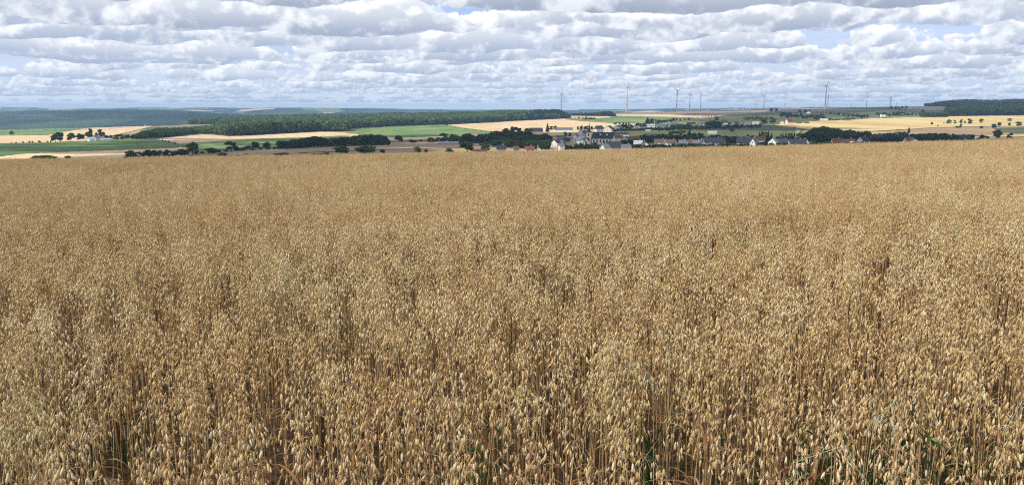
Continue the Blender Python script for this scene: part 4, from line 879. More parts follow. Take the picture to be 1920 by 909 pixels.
# yaw 90 and -90 turn a gable to the camera; 30..60 show gable and eaves side
H = [
 # upper left of the village
 (954, 254, 20, 3.5, 3, 6, 'stone', 'blueroof', 'low blue grey barn among the trees at the left village edge', 12, 'barn', dict(wins=False, chim=False)),
 (1005, 252, 27, 4.5, 4.5, 14, 'ochre', 'slate', 'broad slate roofed barn with an ochre gable left of the fir', 14, 'barn', dict(chim=False, wins=False)),
 (1007, 264, 16, 4.5, 3, 42, 'ochre', 'greyroof', 'ochre house with a grey roof between dark trees', 9, 'house', {}),
 (1058, 248.5, 33, 4, 3, -5, 'white', 'greyroof', 'long grey roofed barn with a pale wall behind the fir', 14, 'barn', dict(chim=False, wins=False)),
 (1051, 259.5, 5, 2.5, 1.5, 0, 'white', 'palegrey', 'small pale shed below the long grey barn', 5, 'shed', dict(chim=False, wins=False)),
 (1043, 276, 18, 4.8, 3.4, 38, 'white', 'blackroof', 'white house with a black roof and its gable turned left', 9, 'house', {}),
 (1054, 268, 18, 3.5, 3, 3, 'white', 'greyroof', 'white house with a grey roof behind the black roofed one', 9, 'house', {}),
 (1052, 263, 16, 4, 2, 2, 'stone', 'brownroof', 'stone house with a reddish brown roof above the white ones', 8, 'house', {}),
 (1053, 283, 10, 4.8, 2.4, 10, 'white', 'greyroof', 'small white walled house low beside the oats', 7, 'house', {}),
 (1074, 269, 11, 3.5, 3.8, 90, 'cream', 'blackroof', 'cream gable between dark roofs left of the church', 9, 'house', {}),
 (1063, 270, 12, 3.5, 3.8, 8, 'stone', 'blackroof', 'stone house with a dark roof beside the cream gable', 9, 'house', {}),
 (1081, 262, 15, 4.5, 3.5, 35, 'white', 'greyroof', 'grey roofed house, highest of the cluster left of the church', 10, 'house', {}),
 (1089, 267, 16, 4.5, 3.6, 38, 'white', 'palegrey', 'pale roofed house in the cluster left of the church', 10, 'house', {}),
 (1096, 271, 12, 4, 3, 30, 'white', 'greyroof', 'lowest grey roofed house touching the church on the left', 8, 'house', {}),
 (1090, 253, 9, 3.5, 3.6, 90, 'white', 'blackroof', 'white gable peeping between roofs behind the church cluster', 8, 'house', {}),
 (1100, 254, 14, 4, 4, 5, 'stone', 'brownroof', 'brown roofed stone house behind the church tower', 9, 'house', {}),
 (1086, 275, 8, 3, 2.4, 6, 'white', 'palegrey', 'little pale garden house before the church', 6, 'shed', dict(chim=False, wins=False)),
 # low left, cut by the oats
 (993, 286, 18, 3.0, 2.8, 5, 'pink', 'redroof', 'red roofed house just above the oats at the left', 9, 'house', {}),
 (1010, 286, 9, 2.8, 2.8, 90, 'white', 'brownroof', 'white gable right of the red roof above the oats', 8, 'house', {}),
 (940, 286.5, 17, 4.0, 3, 0, 'stone', 'blueroof', 'dark blue roofed house just above the oats', 9, 'house', {}),
 (900, 288, 26, 2.6, 1.4, -3, 'stone', 'shadedred', 'long low red roof strip above the oats under the trees', 8, 'barn', dict(chim=False, wins=False)),
 (967, 285, 12, 3.4, 1.8, 8, 'stone', 'brownroof', 'low brown roofed shed between the blue and the red roof', 7, 'shed', dict(chim=False)),
 # right of the church
 (1124, 247.5, 20, 4.6, 4.2, 28, 'white', 'slate', 'large white house with slate roof on the street above the church', 11, 'house', dict(hip=2.0)),
 (1143, 248.5, 16, 4.8, 4.4, 66, 'cream', 'slate', 'cream gable house second on the street above the church', 11, 'house', {}),
 (1160, 245, 14, 4.6, 3.4, 55, 'white', 'greyroof', 'white gable house third on the street above the church', 10, 'house', {}),
 (1148, 283, 42, 3.2, 4.8, 18, 'stone', 'slate', 'biggest slate roof, in front of the church on the right', 16, 'barn', dict(chim=False, wins=False)),
 (1166, 256, 27, 3.4, 3, 3, 'white', 'blueroof', 'dark blue roofed barn behind the red roofs', 11, 'barn', dict(chim=False, wins=False)),
 (1156, 260, 12, 3, 2, -8, 'white', 'blackroof', 'small white building with a black roof right of the nave', 7, 'house', {}),
 (1160, 264.5, 17, 3.8, 3.4, 4, 'cream', 'redroof', 'left red roofed house right of the church', 10, 'house', {}),
 (1176, 268, 14, 3.6, 3.8, 74, 'white', 'brownroof', 'white gable between the two red roofs', 9, 'house', {}),
 (1191, 268, 19, 3.6, 4, 8, 'cream', 'redroof', 'right red roofed house with the brightest tiles', 10, 'house', {}),
 (1231, 257.5, 43, 2.8, 2.2, -2, 'stone', 'greyroof', 'very long grey shed in the middle of the village', 14, 'shed', dict(chim=False, wins=False)),
 (1198, 277, 17, 3.6, 3.5, -6, 'white', 'palegrey', 'pale roofed house right of the garden trees', 9, 'house', {}),
 (1212, 278, 15, 3.2, 3.2, 90, 'cream', 'blackroof', 'wide cream gable under a black roof', 10, 'house', {}),
 (1176, 283, 20, 3.4, 2.2, -14, 'white', 'greyroof', 'low grey roofed annex at the oat edge right of the slate roof', 8, 'house', {}),
 (1136, 285, 18, 3.6, 2.8, 24, 'white', 'greyroof', 'white house with a grey roof half hidden by the oats before the church', 8, 'house', {}),
 (1240, 274, 24, 4.2, 3, -4, 'pink', 'brownroof', 'pink walled house with a brown roof at the oat edge', 10, 'house', {}),
 (1262, 275, 19, 3.8, 3.2, -12, 'white', 'brownroof', 'white walled house with a brown roof next to the pink one', 10, 'house', {}),
 (1250, 276.5, 9, 3.2, 2.8, 90, 'white', 'greyroof', 'small white gable between the two brown roofs', 8, 'house', {}),
 (1282, 275.5, 16, 3.6, 3.2, -8, 'stone', 'greyroof', 'grey roofed stone house in the lower row', 10, 'house', {}),
 (1296, 275, 15, 3.6, 3.2, 10, 'stone', 'brownroof', 'dull brown roofed house in the lower row', 10, 'house', {}),
 (1309, 275.5, 16, 3.6, 3.2, -8, 'stone', 'greyroof', 'grey roofed stone house left of the narrow white gable', 10, 'house', {}),
 (1320, 277, 8, 3.6, 4.0, 90, 'white', 'blackroof', 'narrow white gable at the left end of the dark blue roof', 8, 'house', {}),
 (1342, 275, 40, 3.8, 5.0, 4, 'white', 'blueroof', 'long dark blue roof in the lower row', 14, 'house', {}),
 (1335, 277, 8, 2.8, 2.2, 90, 'white', 'greyroof', 'tiny white gable before the long dark blue roof', 7, 'shed', dict(chim=False)),
 (1380, 263, 12, 2.8, 2.4, 4, 'pink', 'brownroof', 'small pink house behind the two dark blue roofs', 8, 'house', {}),
 (1401, 275.5, 33, 4.0, 5.6, -8, 'white', 'blueroof', 'steep dark blue roof right of the garden trees', 13, 'house', {}),
 (1418, 276.5, 11, 4.2, 5.0, 70, 'white', 'greyroof', 'white gable standing at the right end of the steep blue roof', 9, 'house', {}),
 (1429, 269, 16, 4.0, 4.0, -4, 'stone', 'shadedred', 'red brown roofed stone house right of the blue roofs', 10, 'house', {}),
 (1453, 275, 15, 4.6, 4.2, 48, 'white', 'greyroof', 'white cottage with grey roof and gable turned left', 9, 'house', {}),
 (1471, 273, 19, 3.6, 3.6, -5, 'stone', 'greyroof', 'grey roofed cottage right of the white one', 10, 'house', {}),
 (1499, 276, 31, 3.4, 4.4, 5, 'stone', 'slate', 'wide slate roofed farmhouse before the village park', 14, 'house', {}),
 (1515, 274, 8, 3.4, 4.0, 90, 'cream', 'slate', 'small cream gable at the end of the wide slate roof', 8, 'house', {}),
 (1572, 272, 17, 3.2, 4.0, 2, 'stone', 'shadedred', 'dark red roof at the foot of the village park', 10, 'house', {}),
 (1595, 273, 22, 3.0, 3.6, -4, 'stone', 'shadedred', 'dark red roof with the pale round tank before it', 10, 'house', {}),
 (1624, 271, 23, 4.0, 4.2, 30, 'white', 'slate', 'slate roofed house with a small white gable at its left', 10, 'house', {}),
 (1646, 265, 20, 3.6, 3.8, 8, 'stone', 'blackroof', 'black roofed house behind the bright white gable', 10, 'house', {}),
 (1655, 262, 12, 3.4, 3.6, 62, 'white', 'blackroof', 'bright white gable in the right part of the village', 9, 'house', {}),
 (1685, 257, 9, 3.2, 2.8, 80, 'white', 'brownroof', 'tiny white gable left of the cypress', 8, 'house', {}),
 (1716, 257, 15, 4, .3, 0, 'white', 'palegrey', 'flat roofed white building behind the pink gable', 9, 'house', dict(flat=True)),
 (1737, 256, 8, 4, .3, 4, 'white', 'palegrey', 'small flat roofed white building right of the pink gable', 8, 'house', dict(flat=True)),
 (1708, 272, 20, 3.4, 4.6, 24, 'pink', 'brownroof', 'long red brown roof sloping down to the pink gable', 9, 'house', {}),
 (1719, 273, 21, 3.0, 4.2, 90, 'pink', 'brownroof', 'wide pink gable under a red brown roof', 10, 'house', {}),
 (1776, 263, 13, 4.0, 4.2, 4, 'stone', 'slate', 'slate roof left of the orange gable', 10, 'house', {}),
 (1785, 264, 12, 3.8, 3.8, 90, 'ochre', 'slate', 'orange gable at the right end of the village', 9, 'house', {}),
 (1808, 264, 24, 3.6, 3.8, 0, 'white', 'slate', 'dark hipped roof house near the village end', 12, 'house', dict(hip=4.5)),
 (1818, 263.5, 7, 2.6, .3, 0, 'white', 'palegrey', 'low white garage beside the hipped roof', 7, 'garage', dict(flat=True)),
 (1830, 260, 16, 3.6, .3, -3, 'white', 'blackroof', 'last village house, flat and white with dark windows', 8, 'house', dict(flat=True)),
 # upper street
 (1191, 241.8, 9, 3.4, 3, 80, 'white', 'blackroof', 'left one of the twin white gables on the upper street', 8, 'house', {}),
 (1198, 242, 8, 3.4, 3, 80, 'white', 'blackroof', 'right one of the twin white gables on the upper street', 8, 'house', {}),
 (1219, 240.5, 19, 4.2, 2.6, -4, 'white', 'palegrey', 'white house with a pale roof before the dark fir', 11, 'house', {}),
 (1208, 243, 14, 2.6, 2.0, 20, 'white', 'greyroof', 'low white annex below the pale roofed house', 8, 'house', {}),
 (1243, 240.5, 23, 3.0, 3.0, -3, 'white', 'greyroof', 'grey roofed hall on the upper street', 12, 'house', {}),
 (1263, 238, 16, 3.6, 3.0, 10, 'stone', 'greyroof', 'grey roofed house right of the hall', 10, 'house', {}),
 (1297, 237, 16, 3.8, 3.2, -5, 'cream', 'brownroof', 'dark brown roofed house in the upper row', 10, 'house', {}),
 (1321, 236.5, 16, 4.2, 2.4, -2, 'white', 'greyroof', 'long white house in the upper row', 10, 'house', {}),
 (1352, 238, 12, 4.2, .3, 0, 'white', 'palegrey', 'flat white building below the dark hipped roof', 9, 'house', dict(flat=True)),
 (1359, 233.5, 16, 3.4, 5.2, 0, 'white', 'slate', 'white house under a tall dark hipped roof', 11, 'house', dict(hip=5)),
 (1381, 236.5, 13, 4.4, 3.8, 40, 'white', 'redroof', 'white house with red roof in the upper row', 9, 'house', {}),
 (1391, 237, 9, 3.6, 3.2, 90, 'white', 'brownroof', 'white gable beside the red roofed white house', 9, 'house', {}),
 (1402, 234, 12, 3.2, 2.6, 0, 'stone', 'greyroof', 'grey roofed house left of the beige bungalow', 9, 'house', {}),
 (1418, 234, 12, 3.4, 2.0, 0, 'cream', 'palegrey', 'beige bungalow with a pale roof', 9, 'house', {}),
 (1337, 251.5, 16, 2.6, 1.2, 0, 'white', 'palegrey', 'low white hall alone on the meadow', 9, 'shed', dict(chim=False, wins=False)),
 (1216, 247.3, 9, 1.8, 1.2, 0, 'white', 'palegrey', 'low white garage under the upper street', 6, 'garage', dict(chim=False, wins=False)),
 (1481, 233, 14, 4.0, 6.0, 40, 'white', 'redroof', 'sunlit white house with a steep red roof by the golden field', 9, 'house', {}),
 (1468, 233, 8, 3.2, 3.2, 80, 'white', 'blackroof', 'small white gable left of the sunlit red roof', 7, 'house', {}),
 (1501, 215.4, 7, 4.5, 1.6, 0, 'white', 'greyroof', 'far white house on the plateau slope', 9, 'house', dict(wins=False)),
 (1518, 213.5, 7, 4.5, 4.5, 70, 'white', 'greyroof', 'far white gable on the plateau slope', 9, 'house', dict(wins=False)),
 (1546, 227.5, 13, 3, 2.6, 0, 'cream', 'pink', 'beige roofed farm building at the golden field', 9, 'house', {}),
 (1639, 222.4, 17, 4, 5, 0, 'stone', 'greyroof', 'far grey barn above the golden field', 14, 'barn', dict(wins=False, chim=False)),
 (1661, 219.7, 8, 4, 3.4, 60, 'white', 'greyroof', 'far white gable right of the silo', 9, 'house', dict(wins=False)),
 (1700, 215.5, 11, 4, 5, 30, 'pink', 'redroof', 'far farm with a pink red roof under the plateau', 10, 'house', dict(wins=False)),
 # farmstead and shed on the left
 (166, 266, 15, 4, 3, 35, 'white', 'palegrey', 'white farm barn with a pale roof in the farmstead', 10, 'barn', dict(wins=False, chim=False)),
 (175, 264.5, 9, 5.5, 3, 75, 'white', 'greyroof', 'white farmhouse gable in the farmstead', 9, 'house', {}),
 (188, 263.5, 8, 4, 3, 0, 'white', 'greyroof', 'grey roofed farm shed right of the farmhouse', 9, 'shed', dict(wins=False, chim=False)),
 (199, 265, 14, 3, 1.6, -4, 'white', 'palegrey', 'low white farm shed at the right of the farmstead', 9, 'shed', dict(wins=False, chim=False)),
 (152, 267, 10, 2.2, 1.4, 0, 'cream', 'pink', 'low beige farm shed at the left of the farmstead', 8, 'shed', dict(wins=False, chim=False)),
 (839, 271.6, 40, 2.4, 1.0, 3, 'stone', 'palegrey', 'long low shed with a pale roof in the brown field', 16, 'shed', dict(wins=False, chim=False)),
 (273, 236.8, 5, 3, 2, 0, 'cream', 'wheat', 'tiny straw coloured stack on the far ridge', 8, 'haystack', dict(wins=False, chim=False)),
]
for px, row, wpx, wh, rh, yaw, wall, roof, label, d, cat, kw in H:
    house(px, row, wpx, wh, rh, yaw, wall, roof, label, d, cat, name={'house': 'house', 'barn': 'barn', 'shed': 'shed', 'garage': 'garage', 'haystack': 'haystack'}[cat], **kw)
# pale round tank before the dark red roof, white silo by the far barn
def cylinder_thing(px, row, rad, h, m, name, label, cat, dome=.5):
    x, y, z = at(px, row); e = empty(name, (x, y, z)); tag(e, label, cat)
    t = Tri(); t.tube([(0, 0, -2), (0, 0, h)], rad, 20); link('shell', t.mesh('shell', M[m], True), e)
    t = Tri(); t.tube([(0, 0, h-.02), (0, 0, h+rad*dome*.5), (0, 0, h+rad*dome*.85), (0, 0, h+rad*dome)], [rad*1.03, rad*.87, rad*.5, .05], 20); link('cap', t.mesh('cap', M['palegrey'], True), e)
cylinder_thing(1598, 273, 3.1, 2.6, 'cream', 'storage_tank', 'pale round domed tank before the dark red roof', 'tank')
cylinder_thing(1651.5, 221.8, 2.3, 9.5, 'white', 'silo', 'slim white silo right of the far grey barn', 'silo')
# ---------------------------------------------------------------- church
def church():
    x, y, z = at(1120, 271); k = y/FPX
    e = empty('church', (x, y+9, z), R(-20)); tag(e, 'cream church with slate roof and slender pointed spire in the village', 'church')
    L, D, wh, rh = 22.0, 9.5, 6.4, 5.8
    nave = gable_body(L, D, wh, rh); link('wall', nave.mesh('wall', M['cream']), e, (7.5, 0, 0))
    rf = link('roof', roof_tri(L, D, wh, rh, o=.5).mesh('roof', M['slate']), e, (7.5, 0, 0))
    dm = Tri(); dm.box((0, 0, 0), (1.4, 2.2, 1.5))
    dme = dm.mesh('dormer', M['white'])
    for dx_ in (-2.5, 4.5): link('dormer', dme, rf, (dx_, -3.0, wh+rh*.45+.9))
    ar = Tri(); fr = Tri()                                    # arched window: pane with a proud surround
    def arch(t, w, h, y0, y1):
        pts = [(-w/2, 0), (w/2, 0), (w/2, h-w/2)]+[(w/2*math.cos(a), h-w/2+w/2*math.sin(a)) for a in np.linspace(.4, math.pi-.4, 4)]+[(-w/2, h-w/2)]
        n = len(pts); V = [(p[0], y0, p[1]) for p in pts]+[(p[0], y1, p[1]) for p in pts]
        t.add(V, [(0, i, i+1) for i in range(1, n-1)]+[q for i in range(n) for q in ((i, (i+1) % n+n, (i+1) % n), (i, i+n, (i+1) % n+n))])
    arch(fr, 1.9, 4.4, -.10, .1); arch(ar, 1.4, 4.0, -.16, -.02)
    fm, am = fr.mesh('window', M['frame']), ar.mesh('pane', M['glass'])
    for i in range(6):
        o = link('window', fm, e, (-2.6+i*4.0, -D/2-.02, 2.6)); link('pane', am, o, (0, 0, .2))
        o.scale = (1, 1, .78); o.location.z = 1.9; o.location.x = -1.6+i*3.5
    T = Tri(); s_ = 2.2
    T.box((0, 0, 2.2), (s_*2, s_*2, 20)); T.box((0, 0, 7.3), (s_*2+.5, s_*2+.5, .4)); T.box((0, 0, 12.2), (s_*2+.6, s_*2+.6, .5))
    link('tower', T.mesh('tower', M['cream']), e, (-7.2, -3.0, 0))
    sp = Tri(); sp.tube([(0, 0, 0), (0, 0, 2.0), (0, 0, 9.5)], [s_*1.25, s_*.55, .06], 8); spire = link('spire', sp.mesh('spire', M['slate']), e, (-7.2, -3.0, 12.4))
    cr = Tri(); cr.box((0, 0, .9), (.16, .16, 1.8)); cr.box((0, 0, 1.2), (.9, .15, .15)); link('cross', cr.mesh('cross', M['steel']), spire, (0, 0, 9.3))
    for zz in (8.4, 3.4):
        o = link('window', fm, e, (-7.2, -3.0-s_-.05, zz), scl=(.9, 1, .75)); link('pane', am, o, (0, 0, .2))
    for zz in (8.4,):
        o = link('window', fm, e, (-7.2-s_-.05, -3.0, zz), (0, 0, -math.pi/2), (.9, 1, .75)); link('pane', am, o, (0, 0, .2))
    link('porch', gable_body(6, 5.0, 3.8, 2.6).mesh('porch', M['cream']), e, (-8.4, -7.6, 0), (0, 0, math.pi/2))
    link('porch_roof', roof_tri(6, 5.0, 3.8, 2.6, o=.3).mesh('porch_roof', M['slate']), e, (-8.4, -7.6, 0), (0, 0, math.pi/2))
    d = Tri(); d.box((0, 0, 1.4), (1.7, .14, 2.9)); link('door', d.mesh('door', M['bark']), e, (-8.4, -10.68, 0))
church()
# ---------------------------------------------------------------- wind turbines and pylons
def turbine(px, row, hubrow, bladepx, phase, yaw, label, m='turbine', Y=None, tw=1.0, group='wind turbines on the plateau'):
    if Y is None: x, y, z = at(px, row)
    else:
        y = Y; x = (px-CX)/FPX*CT*y; z = float(ground_z(x, y))
    zt = EYE+float(row_t(hubrow))*y; h = zt-z; B = bladepx*y/FPX
    e = empty('wind_turbine', (x, y, z), yaw); tag(e, label, 'wind turbine', group)
    k = h/100
    t = Tri(); t.tube([(0, 0, -2), (0, 0, h*.06), (0, 0, h*.5), (0, 0, h-1.4*k)], [3.4*k*tw, 3.0*k*tw, 2.3*k*tw, 1.5*k*tw], 14, 0)
    tower = link('tower', t.mesh('tower', [M[m], M['marker']], True), e)
    t = Tri(); t.tube([(0, 0, 0), (0, 0, h*.025)], [2.62*k*tw+.03, 2.58*k*tw+.03], 14, 0); link('marker_band', t.mesh('marker_band', M['marker' if m == 'turbine' else m], True), tower, (0, 0, h*.30))
    n = Tri(); n.tube([(0, -3*k, 0), (0, -2*k, 0), (0, 5*k, 0), (0, 7*k, 0)], [1.6*k, 2.2*k, 2.1*k, 1.0*k], 10); link('nacelle', n.mesh('nacelle', M[m], True), e, (0, 0, h))
    hb = link('hub', (lambda q: q.tube([(0, 1.5*k, 0), (0, 0, 0), (0, -1.8*k, 0)], [1.9*k, 1.9*k, .4*k], 10).mesh('hub', M[m], True))(Tri()), e, (0, -4.4*k, h))
    bl = Tri(); q = [(0, .0, .02, .8*k), (0, 0, .10, 1.6*k), (0, 0, .25, 2.0*k), (0, 0, .6, 1.1*k), (0, 0, 1.0, .25*k)]
    V = []; F = []
    for i, (_, _, f, c) in enumerate(q):
        z_ = f*B; V += [(-c*.6*tw, 0, z_), (0, -c*.3, z_), (c*1.1*tw, 0, z_), (0, c*.3, z_)]
    for i in range(len(q)-1):
        for j in range(4): a, b = i*4+j, i*4+(j+1) % 4; F += [(a, b, b+4), (a, b+4, a+4)]
    bl.add(V, F); bm_ = bl.mesh('blade', M[m], True)
    for j in range(3): link('blade', bm_, e, (0, -4.6*k, h), (0, R(phase+120*j), 0))
for a in [
 (1052.5, 214.5, 176.5, 13, 5, .9, 'slim grey wind turbine rising behind the right end of the wood'),
 (1175, 212.4, 163, 14, 8, 1.0, 'tall grey wind turbine alone between the wood and the plateau'),
 (1268.5, 209.2, 170.5, 13, -58, .35, 'grey wind turbine with two blades spread upward in a V'),
 (1293, 208.4, 177, 13, 8, .8, 'thin grey wind turbine between the V bladed one and the crossed one'),
 (1313.5, 207.8, 179, 14, -30, .1, 'grey wind turbine behind the small plateau copse'),
 (1432, 205.4, 179, 12, 10, .55, 'grey wind turbine near the small skyline pylon'),
 (1471, 204.8, 174, 10, 12, .7, 'slender grey wind turbine with a low bush at its foot'),
 (1547, 204.2, 161, 14, 15, .6, 'tallest thick towered wind turbine beside the large pylon'),
 (1624.5, 203.2, 180, 14, -2, .15, 'rightmost grey wind turbine with blades spread like a Y'),
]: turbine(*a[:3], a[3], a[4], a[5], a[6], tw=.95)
for px, hub, ph, lab in [(2, 200.5, 10, 'tiny white turbine at the far left horizon edge'), (27, 201.5, 40, 'tiny white turbine second from the far left horizon'),
                    (151, 200.5, 70, 'tiny white turbine alone above the blue hill'), (1367, 200.5, 20, 'first tiny white turbine of the far cluster'), (1378, 199.5, 60, 'second, tallest tiny white turbine of the far cluster'),
                    (1383, 201, 95, 'third tiny white turbine of the far cluster'), (1393, 201, 15, 'fourth tiny white turbine of the far cluster'), (1400, 201.5, 50, 'fifth tiny white turbine of the far cluster'),
                    (1405, 201.5, 85, 'sixth tiny white turbine of the far cluster'), (1329, 202, 30, 'tiny white turbine alone left of the far cluster')]:
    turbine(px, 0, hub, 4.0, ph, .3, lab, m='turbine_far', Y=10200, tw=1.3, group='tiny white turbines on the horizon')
def pylon(px, row, toprow, label, Y=None):
    if Y is None: x, y, z = at(px, row)
    else: y = Y; x = (px-CX)/FPX*CT*y; z = float(ground_z(x, y))
    h = EYE+float(row_t(toprow))*y-z
    e = empty('pylon', (x, y, z), .5); tag(e, label, 'pylon', 'power line pylons on the plateau')
    t = Tri(); bw, th = h*.075, h*.0042
    def wd(f): return bw*(1-f)**1.2+h*.008
    L = [0, .18, .34, .48, .60, .72, .84, 1.0]
    for sx in (-1, 1):
        for sy in (-1, 1):
            t.tube([(sx*wd(f), sy*wd(f), f*h) for f in L], th, 4)
    for a, b in zip(L[:-1], L[1:]):
        for s_ in (-1, 1):
            t.tube([(-wd(a), s_*wd(a), a*h), (wd(b), s_*wd(b), b*h)], th*.6, 3); t.tube([(wd(a), s_*wd(a), a*h), (-wd(b), s_*wd(b), b*h)], th*.6, 3)
            t.tube([(s_*wd(a), -wd(a), a*h), (s_*wd(b), wd(b), b*h)], th*.6, 3)
    link('mast', t.mesh('mast', M['steel']), e)
    for f, w in ((.66, .15), (.78, .20), (.90, .12)):
        c = Tri(); c.tube([(-w*h, 0, 0), (0, 0, h*.02), (w*h, 0, 0)], th, 4); c.tube([(-w*h, 0, 0), (0, 0, -h*.012), (w*h, 0, 0)], th, 4)
        for q in (-1, -.5, .5, 1): c.tube([(q*w*h, 0, 0), (q*w*h, 0, -h*.03)], th*.6, 3)
        link('cross_arm', c.mesh('cross_arm', M['steel']), e, (0, 0, f*h))
pylon(1551.5, 204.3, 177.5, 'large lattice pylon standing beside the tallest turbine')
pylon(1669, 203.5, 180, 'lattice pylon alone above the right plateau edge')
pylon(1681, 202.5, 191.5, 'small distant pylon right of the lone lattice pylon')
pylon(1417, 205, 192.5, 'small pylon left of the turbine by the skyline bushes')
pylon(1596, 203.8, 195.5, 'tiniest pylon between the large pylon and the last turbine')
# ---------------------------------------------------------------- oats
def strawmat(name, a, b, c, trans=.2, patch=True):
    def bb(N, s, o):
        t = N.n('ShaderNodeAttribute', attribute_name='tint').outputs['Fac']
        r = N.n('ShaderNodeObjectInfo').outputs['Random']
        f = N.m('ADD', N.m('MULTIPLY', t, .8), N.m('MULTIPLY', r, .2))
        col = N.mix(N.smooth(f, .10, .55), a, b); col = N.mix(N.smooth(f, .5, .92), col, c)
        P = pos(N)
        if patch:
            g = N.noise(P, .35, 4, .6); col = N.mix(N.smooth(g, .35, .68, 0, .35), col, tuple(q*w for q, w in zip(a, (1.2, 1.12, 1.0))))
        if patch:
            col = N.mix(N.smooth(N.noise(N.v('ADD', P, (7, 3, 0)), 1.6, 3, .6), .42, .66, 0, .45), col, tuple(q*w for q, w in zip(a, (1.15, 1.05, .95))))
            col = N.mix(N.smooth(N.noise(N.v('ADD', P, (31, 12, 0)), .9, 3, .6), .56, .68, 0, .42), col, (.50, .49, .22))
        g2 = N.noise(objco(N), 260, 2, .5); col = N.mix(N.m('MULTIPLY', g2, .35), col, tuple(q*.7 for q in b))
        p = N.n('ShaderNodeBsdfPrincipled'); N.put(p.inputs['Base Color'], col); p.inputs['Roughness'].default_value = .55; p.inputs['Specular IOR Level'].default_value = .25
        tr = N.n('ShaderNodeBsdfTranslucent'); N.put(tr.inputs[0], col)
        mx = N.n('ShaderNodeMixShader'); mx.inputs[0].default_value = trans
        N.put(mx.inputs[1], p.outputs[0]); N.put(mx.inputs[2], tr.outputs[0]); N.put(s, mx.outputs[0])
    return mat(name, bb)
M['husk'] = strawmat('oat husk', (.51, .335, .14), (.80, .62, .315), (.96, .87, .63), .22)
M['straw'] = strawmat('oat straw', (.34, .20, .09), (.60, .42, .20), (.78, .63, .38), .1)
M['dryleaf'] = strawmat('dry oat leaf', (.20, .085, .045), (.40, .21, .10), (.60, .42, .22), .3)
M['weed'] = foliage('weed leaf', (.014, .032, .012), (.045, .078, .026))
M['palegrass'] = strawmat('pale wild grass', (.38, .36, .17), (.60, .56, .32), (.82, .80, .58), .25, False)
def husk_tpl(sides, ts, rs, open_=False):
    """a hanging spikelet: length 1 down -z, widest a third of the way"""
    V = [(0, 0, 0)]; F = []
    for t_, r_ in zip(ts, rs):
        for k in range(sides):
            a = 2*math.pi*(k+.5)/sides; V.append((math.cos(a)*r_, math.sin(a)*r_*.62, -t_))
    n = len(ts); V.append((0, 0, -1.0))
    for k in range(sides): F.append((0, 1+k, 1+(k+1) % sides))
    for i in range(n-1):
        for k in range(sides): a, b = 1+i*sides+k, 1+i*sides+(k+1) % sides; F += [(a, a+sides, b+sides), (a, b+sides, b)]
    for k in range(sides): F.append((1+(n-1)*sides+k, len(V)-1, 1+(n-1)*sides+(k+1) % sides))
    return np.array(V), np.array(F)
V0, F0 = husk_tpl(5, (.10, .32, .60, .84), (.085, .155, .135, .06))
def two_glumes():
    """two papery husks spreading at the mouth, a kernel tip between"""
    Vs, Fs, n = [], [], 0
    for sg in (-1, 1):
        M_ = rots([0.0], [0.0], [sg*.13])[0]; v = V0*np.array((.78, 1.25, 1)) @ M_.T+np.array((sg*.035, sg*.01, 0)); Vs.append(v); Fs.append(F0+n); n += len(v)
    return np.concatenate(Vs), np.concatenate(Fs)
VG, FG = two_glumes()
V1, F1 = husk_tpl(4, (.22, .62), (.145, .145))
V2, F2 = husk_tpl(3, (.38,), (.17,))
